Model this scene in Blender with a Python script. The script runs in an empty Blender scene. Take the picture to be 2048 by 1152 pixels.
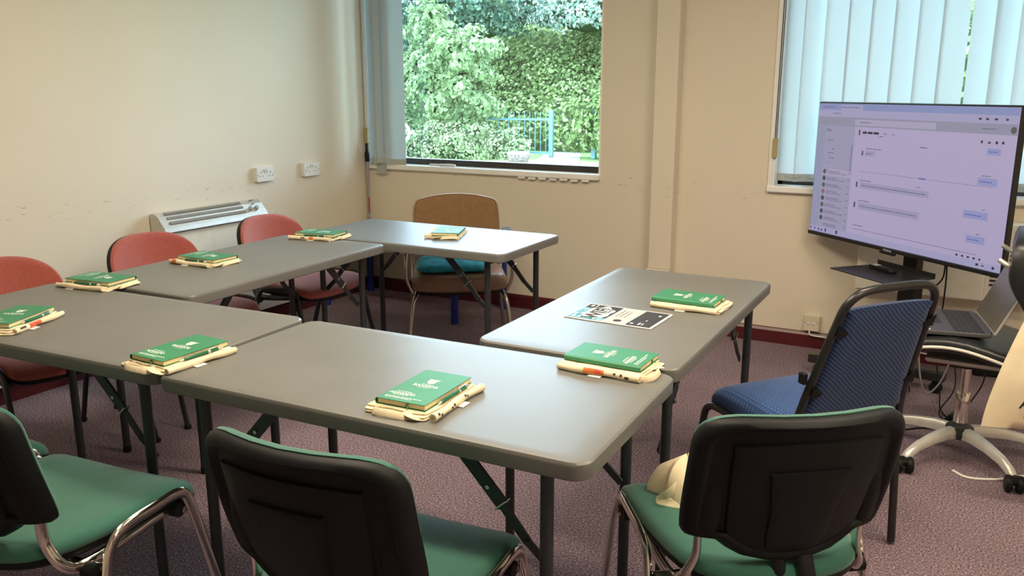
import bpy, bmesh, math, random
from mathutils import Vector, Matrix
random.seed(7)
SC = bpy.context.scene
COL = SC.collection
PI = math.pi

# ------------------------------------------------------------------ camera
F_PX = 1701.47
PITCH, YAW = 0.228646, 0.504722
cam_data = bpy.data.cameras.new('camera')
cam = bpy.data.objects.new('camera', cam_data)
COL.objects.link(cam)
cam_data.sensor_fit = 'HORIZONTAL'
cam_data.sensor_width = 36.0
cam_data.lens = 36.0 * F_PX / 2048.0
cam_data.clip_start = 0.05
cam_data.clip_end = 300
cam.location = (3.900, -4.894, 1.428)
cam.rotation_euler = (PI / 2 - PITCH, 0, YAW)
SC.camera = cam

# ------------------------------------------------------------------ world, exposure, room lamps
SC.view_settings.view_transform = 'Standard'
SC.view_settings.look = 'None'
SC.view_settings.gamma = 1.0
SC.view_settings.use_curve_mapping = False
SC.view_settings.exposure = 0.0
world = bpy.data.worlds.new('overcast_sky')
SC.world = world
world.use_nodes = True
bg = world.node_tree.nodes['Background']
bg.inputs['Color'].default_value = (0.62, 0.80, 1.0, 1)
bg.inputs['Strength'].default_value = 14.0

def area(name, loc, rot, sx, sy, power, color, portal=False):
    d = bpy.data.lights.new(name, 'AREA')
    d.shape = 'RECTANGLE'; d.size = sx; d.size_y = sy
    d.energy = power; d.color = color
    o = bpy.data.objects.new(name, d)
    COL.objects.link(o)
    o.location = loc; o.rotation_euler = rot
    if portal:
        d.cycles.is_portal = True
    return o
# fluorescent ceiling lamps of the room (the fittings themselves are built below at the same places)
LAMPS = [(2.1, -2.5), (4.1, -2.2), (2.9, -3.5), (4.9, -3.6)]
for lx, ly in LAMPS:
    area('ceiling_lamp_light', (lx, ly, 2.50), (0, 0, 0), 1.15, 0.25, 33, (1.0, 0.83, 0.60))
# daylight portals in the two windows
area('window_portal', (0.92, 0.22, 1.6), (-PI / 2, 0, 0), 1.8, 1.4, 1, (1, 1, 1), True)
area('window_portal', (3.9, 0.22, 1.6), (-PI / 2, 0, 0), 2.1, 1.5, 1, (1, 1, 1), True)

# ------------------------------------------------------------------ helpers
def link(o, parent=None):
    COL.objects.link(o)
    if parent is not None:
        o.parent = parent
    return o

def tag(o, label=None, cat=None, group=None, kind=None):
    if label: o['label'] = label
    if cat: o['category'] = cat
    if group: o['group'] = group
    if kind: o['kind'] = kind
    return o

def thing(name, label, cat, loc=(0, 0, 0), rz=0.0, group=None):
    o = bpy.data.objects.new(name, None)
    o.empty_display_size = 0.05
    COL.objects.link(o)
    o.location = loc; o.rotation_euler = (0, 0, rz)
    return tag(o, label, cat, group)

def copy_tree(o, parent=None):
    c = o.copy()
    link(c, parent)
    for ch in [x for x in bpy.data.objects if x.parent == o]:
        copy_tree(ch, c)
    return c

class MB:
    """collects shapes into one mesh"""
    def __init__(s):
        s.v = []; s.f = []; s.m = []
        s.M = None
        s.mi = 0
    def add(s, vs, fs):
        n = len(s.v)
        for p in vs:
            p = Vector(p)
            if s.M is not None: p = s.M @ p
            s.v.append(tuple(p))
        for f in fs:
            s.f.append([i + n for i in f]); s.m.append(s.mi)
        return s
    def box(s, c, d, rot=None, bev=0.0):
        hx, hy, hz = d[0] / 2, d[1] / 2, d[2] / 2
        if bev > 0:
            b = min(bev, hx * .9, hy * .9, hz * .9)
            prof = [(b, -hz), (0, -hz + b), (0, hz - b), (b, hz)]
            vs = []
            for ins, z in prof:
                a, e = hx - ins, hy - ins
                k = b * .6
                vs += [(a, -e + k, z), (a, e - k, z), (a - k, e, z), (-a + k, e, z), (-a, e - k, z), (-a, -e + k, z), (-a + k, -e, z), (a - k, -e, z)]
            fs = [list(range(7, -1, -1)), list(range(24, 32))]
            for r in range(3):
                for i in range(8):
                    j = (i + 1) % 8
                    fs.append([r * 8 + i, r * 8 + j, r * 8 + 8 + j, r * 8 + 8 + i])
        else:
            vs = [(x, y, z) for z in (-hz, hz) for x, y in ((-hx, -hy), (hx, -hy), (hx, hy), (-hx, hy))]
            fs = [[3, 2, 1, 0], [4, 5, 6, 7], [0, 1, 5, 4], [1, 2, 6, 5], [2, 3, 7, 6], [3, 0, 4, 7]]
        R = rot if rot is not None else Matrix.Identity(3)
        if isinstance(R, (tuple, list)):
            from mathutils import Euler
            R = Euler(R).to_matrix()
        vs = [R @ Vector(p) + Vector(c) for p in vs]
        return s.add(vs, fs)
    def loft(s, rings, cap=True, closed=False):
        n = len(rings[0]); vs = [p for r in rings for p in r]; fs = []
        k = len(rings)
        for r in range(k if closed else k - 1):
            r2 = (r + 1) % k
            for i in range(n):
                j = (i + 1) % n
                fs.append([r * n + i, r * n + j, r2 * n + j, r2 * n + i])
        if cap and not closed:
            fs.append(list(range(n - 1, -1, -1)))
            fs.append([(k - 1) * n + i for i in range(n)])
        return s.add(vs, fs)
    def tube(s, pts, r, seg=10, smooth=0, r2=None, closed=False, cap=True, up=None):
        """sweep an ellipse (r, r2) along points; smooth = catmull subdivisions"""
        pts = [Vector(p) for p in pts]
        rad = r if isinstance(r, (list, tuple)) else [r] * len(pts)
        if smooth:
            q = []; rr = []
            n = len(pts)
            for i in range(n if closed else n - 1):
                p0 = pts[(i - 1) % n] if (i > 0 or closed) else pts[0] * 2 - pts[1]
                p1 = pts[i]; p2 = pts[(i + 1) % n]
                p3 = pts[(i + 2) % n] if (i + 2 < n or closed) else p2 * 2 - p1
                for k in range(smooth):
                    t = k / smooth
                    q.append(.5 * ((2 * p1) + (-p0 + p2) * t + (2 * p0 - 5 * p1 + 4 * p2 - p3) * t * t + (-p0 + 3 * p1 - 3 * p2 + p3) * t ** 3))
                    rr.append(rad[i] * (1 - t) + rad[(i + 1) % n] * t)
            if not closed:
                q.append(pts[-1]); rr.append(rad[-1])
            pts, rad = q, rr
        n = len(pts)
        rings = []; N = None
        for i in range(n):
            if closed: t = pts[(i + 1) % n] - pts[i - 1]
            elif i == 0: t = pts[1] - pts[0]
            elif i == n - 1: t = pts[-1] - pts[-2]
            else: t = (pts[i + 1] - pts[i]).normalized() + (pts[i] - pts[i - 1]).normalized()
            t.normalize()
            if N is None:
                a = Vector(up) if up else (Vector((0, 0, 1)) if abs(t.z) < .9 else Vector((1, 0, 0)))
                N = (a - t * a.dot(t)).normalized()
            else:
                N = (N - t * N.dot(t)).normalized()
            B = t.cross(N)
            ratio = (r2 / (r if not isinstance(r, (list, tuple)) else r[0])) if r2 else 1
            rings.append([pts[i] + N * math.cos(2 * PI * k / seg) * rad[i] + B * math.sin(2 * PI * k / seg) * rad[i] * ratio for k in range(seg)])
        return s.loft(rings, cap=cap, closed=closed)
    def cyl(s, a, b, r, seg=16, r_b=None):
        return s.tube([a, b], [r, r_b if r_b is not None else r], seg)
    def lathe(s, prof, c=(0, 0, 0), seg=24, axis=None):
        rings = [[Vector((rr * math.cos(2 * PI * k / seg), rr * math.sin(2 * PI * k / seg), z)) for k in range(seg)] for rr, z in prof]
        R = Vector((0, 0, 1)).rotation_difference(Vector(axis)).to_matrix() if axis else Matrix.Identity(3)
        rings = [[R @ p + Vector(c) for p in r] for r in rings]
        return s.loft(rings)
    def pad(s, outline, prof, deform=None, inner=(0.8, 0.6, 0.4, 0.2)):
        """outline: 2D points; prof: (inset metres, height) from bottom edge to top edge; concentric rings fill both faces"""
        cx = sum(p[0] for p in outline) / len(outline); cy = sum(p[1] for p in outline) / len(outline)
        R = sum(math.hypot(p[0] - cx, p[1] - cy) for p in outline) / len(outline)
        def ring(ins, z, k=1.0):
            sc = (1 - ins / R) * k
            return [(cx + (p[0] - cx) * sc, cy + (p[1] - cy) * sc, z) for p in outline]
        b = prof[0]; t = prof[-1]
        dome_b = b[2] if len(b) > 2 else 0; dome_t = t[2] if len(t) > 2 else 0
        rings = [ring(b[0], b[1] - dome_b * (1 - k * k), k) for k in reversed(inner)] + [ring(p[0], p[1]) for p in prof] + [ring(t[0], t[1] + dome_t * (1 - k * k), k) for k in inner]
        if deform: rings = [[deform(*p) for p in r] for r in rings]
        return s.loft(rings)
    def xform(s, M):
        s.v = [tuple(M @ Vector(p)) for p in s.v]
        return s
    def build(s, name, mat, parent=None, smooth=True, angle=40, loc=None, rot=None, kind=None):
        me = bpy.data.meshes.new(name)
        me.from_pydata(s.v, [], s.f)
        mats = mat if isinstance(mat, (list, tuple)) else [mat]
        for m in mats: me.materials.append(m)
        if len(mats) > 1: me.polygons.foreach_set('material_index', s.m)
        if smooth:
            me.polygons.foreach_set('use_smooth', [True] * len(me.polygons))
            try: me.set_sharp_from_angle(angle=math.radians(angle))
            except Exception: pass
        me.validate(); me.update()
        o = bpy.data.objects.new(name, me)
        link(o, parent)
        if loc is not None: o.location = loc
        if rot is not None: o.rotation_euler = rot
        if kind: o['kind'] = kind
        return o

def rrect(a, b, rc, n=5, m=3):
    """rounded rectangle outline, ccw; m = subdivisions of the straight sides"""
    out = []
    rc = rc if isinstance(rc, (list, tuple)) else [rc] * 4
    cs = [(a, b, 0), (-a, b, 1), (-a, -b, 2), (a, -b, 3)]
    arcs = []
    for (x, y, k) in cs:
        r = rc[k]; cx = x - math.copysign(r, x); cy = y - math.copysign(r, y)
        arcs.append([(cx + r * math.cos(PI / 2 * k + PI / 2 * i / n), cy + r * math.sin(PI / 2 * k + PI / 2 * i / n)) for i in range(n + 1)])
    for k in range(4):
        out += arcs[k]
        p = arcs[k][-1]; q = arcs[(k + 1) % 4][0]
        for i in range(1, m):
            t = i / m
            out.append((p[0] * (1 - t) + q[0] * t, p[1] * (1 - t) + q[1] * t))
    return out

def smooth_outline(pts, k=4):
    """closed catmull through 2D points"""
    n = len(pts); out = []
    P = [Vector(p) for p in pts]
    for i in range(n):
        p0, p1, p2, p3 = P[i - 1], P[i], P[(i + 1) % n], P[(i + 2) % n]
        for j in range(k):
            t = j / k
            q = .5 * ((2 * p1) + (-p0 + p2) * t + (2 * p0 - 5 * p1 + 4 * p2 - p3) * t * t + (-p0 + 3 * p1 - 3 * p2 + p3) * t ** 3)
            out.append((q.x, q.y))
    return out

def text_mesh(txt, size, font_scale=(1, 1), extrude=0.0, align='CENTER', shear=0.0, bold=0.0):
    cu = bpy.data.curves.new('lettering', 'FONT')
    cu.body = txt; cu.size = size; cu.extrude = extrude; cu.align_x = align; cu.align_y = 'CENTER'
    cu.shear = shear; cu.offset = bold; cu.resolution_u = 3
    o = bpy.data.objects.new('lettering', cu)
    COL.objects.link(o)
    dg = bpy.context.evaluated_depsgraph_get()
    me = bpy.data.meshes.new_from_object(o.evaluated_get(dg))
    bpy.data.objects.remove(o); bpy.data.curves.remove(cu)
    vs = [(v.co.x * font_scale[0], v.co.y * font_scale[1], v.co.z) for v in me.vertices]
    fs = [list(p.vertices) for p in me.polygons]
    bpy.data.meshes.remove(me)
    return vs, fs

def add_text(mb, txt, size, at, rz=0.0, **kw):
    vs, fs = text_mesh(txt, size, **kw)
    c, s = math.cos(rz), math.sin(rz)
    mb.add([(at[0] + c * x - s * y, at[1] + s * x + c * y, at[2] + z) for x, y, z in vs], fs)

# ------------------------------------------------------------------ materials
def new_mat(name):
    m = bpy.data.materials.new(name); m.use_nodes = True
    nt = m.node_tree
    return m, nt, nt.nodes['Principled BSDF']

def mat(name, col, rough=.5, metal=0.0, noise=0.0, nscale=20.0, bump=0.0, bscale=100.0, spec=.5, col2=None, emit=None, sheen=0.0, coat=0.0, detail=3.0):
    m, nt, b = new_mat(name)
    b.inputs['Base Color'].default_value = (*col, 1)
    b.inputs['Roughness'].default_value = rough
    b.inputs['Metallic'].default_value = metal
    b.inputs['Specular IOR Level'].default_value = spec
    if sheen: b.inputs['Sheen Weight'].default_value = sheen
    if coat: b.inputs['Coat Weight'].default_value = coat
    if noise or col2 or bump:
        tc = nt.nodes.new('ShaderNodeTexCoord')
    if noise or col2:
        nz = nt.nodes.new('ShaderNodeTexNoise'); nz.inputs['Scale'].default_value = nscale; nz.inputs['Detail'].default_value = detail
        nt.links.new(tc.outputs['Object'], nz.inputs['Vector'])
        rp = nt.nodes.new('ShaderNodeValToRGB')
        c2 = col2 if col2 else tuple(max(0, c * (1 - noise)) for c in col)
        c1 = col if col2 else tuple(min(1, c * (1 + noise)) for c in col)
        rp.color_ramp.elements[0].color = (*c2, 1); rp.color_ramp.elements[0].position = .35
        rp.color_ramp.elements[1].color = (*c1, 1); rp.color_ramp.elements[1].position = .65
        nt.links.new(nz.outputs['Fac'], rp.inputs['Fac'])
        nt.links.new(rp.outputs['Color'], b.inputs['Base Color'])
    if bump:
        n2 = nt.nodes.new('ShaderNodeTexNoise'); n2.inputs['Scale'].default_value = bscale; n2.inputs['Detail'].default_value = 4
        nt.links.new(tc.outputs['Object'], n2.inputs['Vector'])
        bp = nt.nodes.new('ShaderNodeBump'); bp.inputs['Strength'].default_value = bump; bp.inputs['Distance'].default_value = .002
        nt.links.new(n2.outputs['Fac'], bp.inputs['Height'])
        nt.links.new(bp.outputs['Normal'], b.inputs['Normal'])
    if emit:
        b.inputs['Emission Color'].default_value = (*emit[:3], 1); b.inputs['Emission Strength'].default_value = emit[3]
    return m

def wall_mat():
    m, nt, b = new_mat('painted_plaster')
    b.inputs['Roughness'].default_value = .55
    tc = nt.nodes.new('ShaderNodeTexCoord')
    nz = nt.nodes.new('ShaderNodeTexNoise'); nz.inputs['Scale'].default_value = 1.4; nz.inputs['Detail'].default_value = 4
    nt.links.new(tc.outputs['Object'], nz.inputs['Vector'])
    rp = nt.nodes.new('ShaderNodeValToRGB')
    rp.color_ramp.elements[0].color = (.72, .66, .545, 1); rp.color_ramp.elements[0].position = .3
    rp.color_ramp.elements[1].color = (.75, .69, .58, 1); rp.color_ramp.elements[1].position = .7
    nt.links.new(nz.outputs['Fac'], rp.inputs['Fac'])
    # scuffs left by chair backs: thin dark dashes in a band at about 0.85 m
    sep = nt.nodes.new('ShaderNodeSeparateXYZ'); nt.links.new(tc.outputs['Object'], sep.inputs[0])
    band = nt.nodes.new('ShaderNodeMath'); band.operation = 'SUBTRACT'; nt.links.new(sep.outputs['Z'], band.inputs[0]); band.inputs[1].default_value = .86
    ab = nt.nodes.new('ShaderNodeMath'); ab.operation = 'ABSOLUTE'; nt.links.new(band.outputs[0], ab.inputs[0])
    ls = nt.nodes.new('ShaderNodeMath'); ls.operation = 'LESS_THAN'; nt.links.new(ab.outputs[0], ls.inputs[0]); ls.inputs[1].default_value = .05
    mp = nt.nodes.new('ShaderNodeMapping'); mp.inputs['Scale'].default_value = (9, 9, 60)
    nt.links.new(tc.outputs['Object'], mp.inputs['Vector'])
    n2 = nt.nodes.new('ShaderNodeTexNoise'); n2.inputs['Scale'].default_value = 1.5; n2.inputs['Detail'].default_value = 5; n2.inputs['Roughness'].default_value = .7
    nt.links.new(mp.outputs[0], n2.inputs['Vector'])
    gt = nt.nodes.new('ShaderNodeMath'); gt.operation = 'GREATER_THAN'; nt.links.new(n2.outputs['Fac'], gt.inputs[0]); gt.inputs[1].default_value = .63
    mu = nt.nodes.new('ShaderNodeMath'); mu.operation = 'MULTIPLY'; nt.links.new(gt.outputs[0], mu.inputs[0]); nt.links.new(ls.outputs[0], mu.inputs[1])
    m3 = nt.nodes.new('ShaderNodeMath'); m3.operation = 'MULTIPLY'; nt.links.new(mu.outputs[0], m3.inputs[0]); m3.inputs[1].default_value = .6
    mx = nt.nodes.new('ShaderNodeMix'); mx.data_type = 'RGBA'
    nt.links.new(m3.outputs[0], mx.inputs['Factor']); nt.links.new(rp.outputs['Color'], mx.inputs[6]); mx.inputs[7].default_value = (.22, .19, .16, 1)
    nt.links.new(mx.outputs[2], b.inputs['Base Color'])
    nb = nt.nodes.new('ShaderNodeTexNoise'); nb.inputs['Scale'].default_value = 60; nt.links.new(tc.outputs['Object'], nb.inputs['Vector'])
    bp = nt.nodes.new('ShaderNodeBump'); bp.inputs['Strength'].default_value = .12; bp.inputs['Distance'].default_value = .002
    nt.links.new(nb.outputs['Fac'], bp.inputs['Height']); nt.links.new(bp.outputs['Normal'], b.inputs['Normal'])
    return m

def carpet_mat():
    m, nt, b = new_mat('mauve_carpet')
    b.inputs['Roughness'].default_value = .95; b.inputs['Specular IOR Level'].default_value = .1
    tc = nt.nodes.new('ShaderNodeTexCoord')
    n1 = nt.nodes.new('ShaderNodeTexNoise'); n1.inputs['Scale'].default_value = 150; n1.inputs['Detail'].default_value = 3; n1.inputs['Roughness'].default_value = .7
    nt.links.new(tc.outputs['Object'], n1.inputs['Vector'])
    rp = nt.nodes.new('ShaderNodeValToRGB'); e = rp.color_ramp.elements
    e[0].color = (.060, .042, .060, 1); e[0].position = .34
    e[1].color = (.52, .44, .48, 1); e[1].position = .66
    k = e.new(.48); k.color = (.20, .138, .175, 1)
    k = e.new(.56); k.color = (.26, .20, .235, 1)
    nt.links.new(n1.outputs['Fac'], rp.inputs['Fac'])
    n2 = nt.nodes.new('ShaderNodeTexNoise'); n2.inputs['Scale'].default_value = 1.6; n2.inputs['Detail'].default_value = 5
    nt.links.new(tc.outputs['Object'], n2.inputs['Vector'])
    mr = nt.nodes.new('ShaderNodeMapRange'); mr.inputs['From Min'].default_value = .3; mr.inputs['From Max'].default_value = .7; mr.inputs['To Min'].default_value = .86; mr.inputs['To Max'].default_value = 1.1
    nt.links.new(n2.outputs['Fac'], mr.inputs['Value'])
    vm = nt.nodes.new('ShaderNodeVectorMath'); vm.operation = 'SCALE'
    nt.links.new(rp.outputs['Color'], vm.inputs[0]); nt.links.new(mr.outputs[0], vm.inputs['Scale'])
    nt.links.new(vm.outputs[0], b.inputs['Base Color'])
    bp = nt.nodes.new('ShaderNodeBump'); bp.inputs['Strength'].default_value = .6; bp.inputs['Distance'].default_value = .004
    nt.links.new(n1.outputs['Fac'], bp.inputs['Height']); nt.links.new(bp.outputs['Normal'], b.inputs['Normal'])
    return m

def stripe_fabric():
    """blue upholstery with fine wavy dark pinstripes"""
    m, nt, b = new_mat('blue_pinstripe_fabric')
    b.inputs['Roughness'].default_value = .85; b.inputs['Sheen Weight'].default_value = .15
    tc = nt.nodes.new('ShaderNodeTexCoord')
    mp = nt.nodes.new('ShaderNodeMapping'); mp.inputs['Rotation'].default_value = (0, math.radians(-38), math.radians(0))
    nt.links.new(tc.outputs['Object'], mp.inputs['Vector'])
    wv = nt.nodes.new('ShaderNodeTexWave'); wv.wave_type = 'BANDS'; wv.bands_direction = 'Z'
    wv.inputs['Scale'].default_value = 31; wv.inputs['Distortion'].default_value = 6.5; wv.inputs['Detail'].default_value = 0; wv.inputs['Detail Scale'].default_value = .3
    nt.links.new(mp.outputs[0], wv.inputs['Vector'])
    rp = nt.nodes.new('ShaderNodeValToRGB'); e = rp.color_ramp.elements
    e[0].color = (.006, .010, .03, 1); e[0].position = .20
    e[1].color = (.018, .056, .19, 1); e[1].position = .36
    nt.links.new(wv.outputs['Fac'], rp.inputs['Fac'])
    n = nt.nodes.new('ShaderNodeTexNoise'); n.inputs['Scale'].default_value = 350; nt.links.new(tc.outputs['Object'], n.inputs['Vector'])
    mr = nt.nodes.new('ShaderNodeMapRange'); mr.inputs['To Min'].default_value = .5; mr.inputs['To Max'].default_value = 1.5
    nt.links.new(n.outputs['Fac'], mr.inputs['Value'])
    vm = nt.nodes.new('ShaderNodeVectorMath'); vm.operation = 'SCALE'
    nt.links.new(rp.outputs['Color'], vm.inputs[0]); nt.links.new(mr.outputs[0], vm.inputs['Scale'])
    nt.links.new(vm.outputs[0], b.inputs['Base Color'])
    bp = nt.nodes.new('ShaderNodeBump'); bp.inputs['Strength'].default_value = .4; bp.inputs['Distance'].default_value = .002
    nt.links.new(wv.outputs['Fac'], bp.inputs['Height']); nt.links.new(bp.outputs['Normal'], b.inputs['Normal'])
    return m

def seat_check_fabric():
    m, nt, b = new_mat('blue_ribbed_fabric')
    b.inputs['Roughness'].default_value = .85; b.inputs['Sheen Weight'].default_value = .2
    tc = nt.nodes.new('ShaderNodeTexCoord')
    fac = None
    for ax, sc in (('X', 22), ('Y', 22)):
        wv = nt.nodes.new('ShaderNodeTexWave'); wv.wave_type = 'BANDS'; wv.bands_direction = ax
        wv.inputs['Scale'].default_value = sc
        nt.links.new(tc.outputs['Object'], wv.inputs['Vector'])
        if fac is None: fac = wv.outputs['Fac']
        else:
            mn = nt.nodes.new('ShaderNodeMath'); mn.operation = 'MULTIPLY'
            nt.links.new(fac, mn.inputs[0]); nt.links.new(wv.outputs['Fac'], mn.inputs[1]); fac = mn.outputs[0]
    rp = nt.nodes.new('ShaderNodeValToRGB'); e = rp.color_ramp.elements
    e[0].color = (.014, .050, .18, 1); e[0].position = .1
    e[1].color = (.040, .125, .36, 1); e[1].position = .6
    nt.links.new(fac, rp.inputs['Fac']); nt.links.new(rp.outputs['Color'], b.inputs['Base Color'])
    bp = nt.nodes.new('ShaderNodeBump'); bp.inputs['Strength'].default_value = .35; bp.inputs['Distance'].default_value = .002
    nt.links.new(fac, bp.inputs['Height']); nt.links.new(bp.outputs['Normal'], b.inputs['Normal'])
    return m

def translucent(name, col, trans=.5):
    m = bpy.data.materials.new(name); m.use_nodes = True; nt = m.node_tree
    nt.nodes.remove(nt.nodes['Principled BSDF']); out = nt.nodes['Material Output']
    d = nt.nodes.new('ShaderNodeBsdfDiffuse'); d.inputs['Color'].default_value = (*col, 1)
    t = nt.nodes.new('ShaderNodeBsdfTranslucent'); t.inputs['Color'].default_value = (*col, 1)
    mx = nt.nodes.new('ShaderNodeMixShader'); mx.inputs[0].default_value = trans
    tc = nt.nodes.new('ShaderNodeTexCoord'); nz = nt.nodes.new('ShaderNodeTexNoise'); nz.inputs['Scale'].default_value = 300
    nt.links.new(tc.outputs['Object'], nz.inputs['Vector'])
    bp = nt.nodes.new('ShaderNodeBump'); bp.inputs['Strength'].default_value = .15; bp.inputs['Distance'].default_value = .001
    nt.links.new(nz.outputs['Fac'], bp.inputs['Height']); nt.links.new(bp.outputs['Normal'], d.inputs['Normal'])
    nt.links.new(d.outputs[0], mx.inputs[1]); nt.links.new(t.outputs[0], mx.inputs[2]); nt.links.new(mx.outputs[0], out.inputs[0])
    return m

def glass_mat():
    m = bpy.data.materials.new('window_glass'); m.use_nodes = True; nt = m.node_tree
    nt.nodes.remove(nt.nodes['Principled BSDF']); out = nt.nodes['Material Output']
    t = nt.nodes.new('ShaderNodeBsdfTransparent'); t.inputs['Color'].default_value = (.94, .985, .97, 1)
    g = nt.nodes.new('ShaderNodeBsdfGlossy'); g.inputs['Roughness'].default_value = .02
    fr = nt.nodes.new('ShaderNodeFresnel'); fr.inputs['IOR'].default_value = 1.45
    mx = nt.nodes.new('ShaderNodeMixShader')
    nt.links.new(fr.outputs[0], mx.inputs[0]); nt.links.new(t.outputs[0], mx.inputs[1]); nt.links.new(g.outputs[0], mx.inputs[2])
    nt.links.new(mx.outputs[0], out.inputs[0])
    return m

def leaf_mat(name, c1, c2, c3, trans=.35):
    m = bpy.data.materials.new(name); m.use_nodes = True; nt = m.node_tree
    nt.nodes.remove(nt.nodes['Principled BSDF']); out = nt.nodes['Material Output']
    g = nt.nodes.new('ShaderNodeNewGeometry')
    rp = nt.nodes.new('ShaderNodeValToRGB'); e = rp.color_ramp.elements
    e[0].color = (*c1, 1); e[0].position = 0.0; e[1].color = (*c3, 1); e[1].position = 1.0
    k = e.new(.55); k.color = (*c2, 1)
    nt.links.new(g.outputs['Random Per Island'], rp.inputs['Fac'])
    d = nt.nodes.new('ShaderNodeBsdfDiffuse'); t = nt.nodes.new('ShaderNodeBsdfTranslucent')
    nt.links.new(rp.outputs['Color'], d.inputs['Color']); nt.links.new(rp.outputs['Color'], t.inputs['Color'])
    mx = nt.nodes.new('ShaderNodeMixShader'); mx.inputs[0].default_value = trans
    nt.links.new(d.outputs[0], mx.inputs[1]); nt.links.new(t.outputs[0], mx.inputs[2]); nt.links.new(mx.outputs[0], out.inputs[0])
    return m

def emis(name, col, st=1.0, rough=.35):
    m, nt, b = new_mat(name)
    b.inputs['Base Color'].default_value = (.01, .01, .012, 1)
    b.inputs['Roughness'].default_value = rough
    b.inputs['Specular IOR Level'].default_value = .4
    b.inputs['Emission Color'].default_value = (*col, 1); b.inputs['Emission Strength'].default_value = st
    return m

M = {}
M['wall'] = wall_mat()
M['ceiling'] = mat('ceiling_white', (.8, .78, .72), .8, noise=.03, nscale=3)
M['carpet'] = carpet_mat()
M['skirt'] = mat('maroon_gloss_paint', (.085, .012, .016), .3, noise=.15, nscale=6)
M['white_gloss'] = mat('white_gloss_paint', (.86, .86, .85), .35, noise=.04, nscale=8, bump=.1, bscale=30)
M['trim'] = mat('cream_paint_board', (.66, .60, .50), .45, noise=.04, nscale=3)
M['frame_dark'] = mat('dark_bronze_aluminium', (.045, .038, .035), .4, .3, noise=.1)
M['glass'] = glass_mat()
M['blind'] = translucent('pale_blind_fabric', (.76, .82, .86), .50)
M['blind_dense'] = translucent('grey_blind_fabric', (.62, .70, .73), .34)
M['hem'] = translucent('blind_hem_fabric', (.50, .54, .52), .15)
M['table'] = mat('moulded_grey_plastic', (.150, .151, .146), .40, noise=.05, nscale=4, bump=.06, bscale=250, spec=.5)
M['leg'] = mat('charcoal_powder_coat', (.022, .027, .033), .42, noise=.1)
M['steel'] = mat('zinc_steel', (.62, .62, .60), .3, 1.0, noise=.05)
M['chrome'] = mat('chrome', (.72, .68, .62), .12, 1.0, noise=.03)
M['chrome_dull'] = mat('aged_chrome', (.55, .51, .47), .22, 1.0, noise=.08, nscale=40)
M['black_plastic'] = mat('black_moulded_plastic', (.007, .008, .010), .5, noise=.12, nscale=8, bump=.15, bscale=400, spec=.2)
M['black_metal'] = mat('black_enamel_tube', (.015, .015, .016), .3, noise=.1)
M['green_fabric'] = mat('green_upholstery', (.028, .132, .100), .85, noise=.07, nscale=5, bump=.25, bscale=700, sheen=.25)
M['red_fabric'] = mat('coral_red_upholstery', (.38, .088, .066), .9, col2=(.31, .066, .05), nscale=140, bump=.3, bscale=500, sheen=.3)
M['brown_fabric'] = mat('tan_velour', (.24, .135, .060), .9, col2=(.21, .115, .05), nscale=60, bump=.3, bscale=300, sheen=.4)
M['brown_leather'] = mat('brown_vinyl', (.26, .155, .10), .38, noise=.12, nscale=10, bump=.1, bscale=60)
M['teal'] = mat('teal_cushion_cotton', (.012, .22, .34), .8, col2=(.03, .36, .47), nscale=25, bump=.3, bscale=120)
M['blue_leg'] = mat('royal_blue_paint', (.008, .03, .26), .4, noise=.08)
M['beech'] = mat('pale_laminate', (.5, .4, .27), .4, noise=.08)
M['blue_stripe'] = stripe_fabric()
M['blue_seat'] = seat_check_fabric()
M['notebook'] = mat('green_notebook_cover', (.030, .215, .105), .5, noise=.04, nscale=8, bump=.08, bscale=400)
M['pages'] = mat('cream_page_block', (.78, .66, .40), .8, noise=.06, nscale=60)
M['print'] = mat('white_ink', (.74, .80, .77), .7, spec=.2)
M['canvas'] = mat('natural_cotton_canvas', (.80, .69, .49), .95, noise=.06, nscale=12, bump=.5, bscale=500)
M['canvas_shade'] = mat('shaded_cotton_canvas', (.52, .40, .26), .95, noise=.08, nscale=20)  # darker canvas colour, stands for the shade inside the rolled edge
M['print_black'] = mat('black_ink', (.03, .03, .03), .7)
M['print_red'] = mat('red_orange_ink', (.55, .06, .03), .7, col2=(.75, .28, .05), nscale=30)
M['pen'] = mat('green_pen_barrel', (.01, .12, .06), .25)
M['silver'] = mat('brushed_aluminium', (.72, .71, .68), .3, .9, noise=.04)
M['silver_paint'] = mat('silver_painted_nylon', (.62, .61, .58), .35, .45, noise=.04)
M['heater'] = mat('cream_heater_enamel', (.80, .79, .72), .4, noise=.03)
M['heater_grille'] = mat('grey_grille', (.22, .20, .17), .5, noise=.05)
M['socket'] = mat('white_switch_plastic', (.78, .79, .80), .3)
M['dark_hole'] = mat('dark_socket_hole', (.02, .02, .02), .6)
M['old_socket'] = mat('yellowed_plastic', (.70, .64, .50), .4)
M['brass'] = mat('yellowed_weight', (.42, .35, .16), .5)
M['cord'] = mat('white_cord', (.72, .72, .70), .5)
M['grey_cable'] = mat('grey_cable_sheath', (.20, .195, .19), .5)
M['black_leather'] = mat('black_leather', (.014, .016, .019), .33, noise=.15, nscale=20, bump=.2, bscale=150)
M['white_trim'] = mat('white_edge_piping', (.70, .68, .62), .4)
M['lap_body'] = mat('graphite_laptop_shell', (.07, .07, .075), .4, .3)
M['lap_key'] = mat('laptop_key_plastic', (.02, .02, .022), .5)
M['lap_screen'] = mat('laptop_reflection_panel', (.11, .105, .095), .25, spec=.9)  # grey base colour stands in for the wall reflected in the panel
M['paper'] = mat('white_paper', (.70, .70, .69), .8, spec=.2)
M['poster_dark'] = mat('dark_grey_print', (.045, .045, .055), .75, spec=.2)
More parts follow.
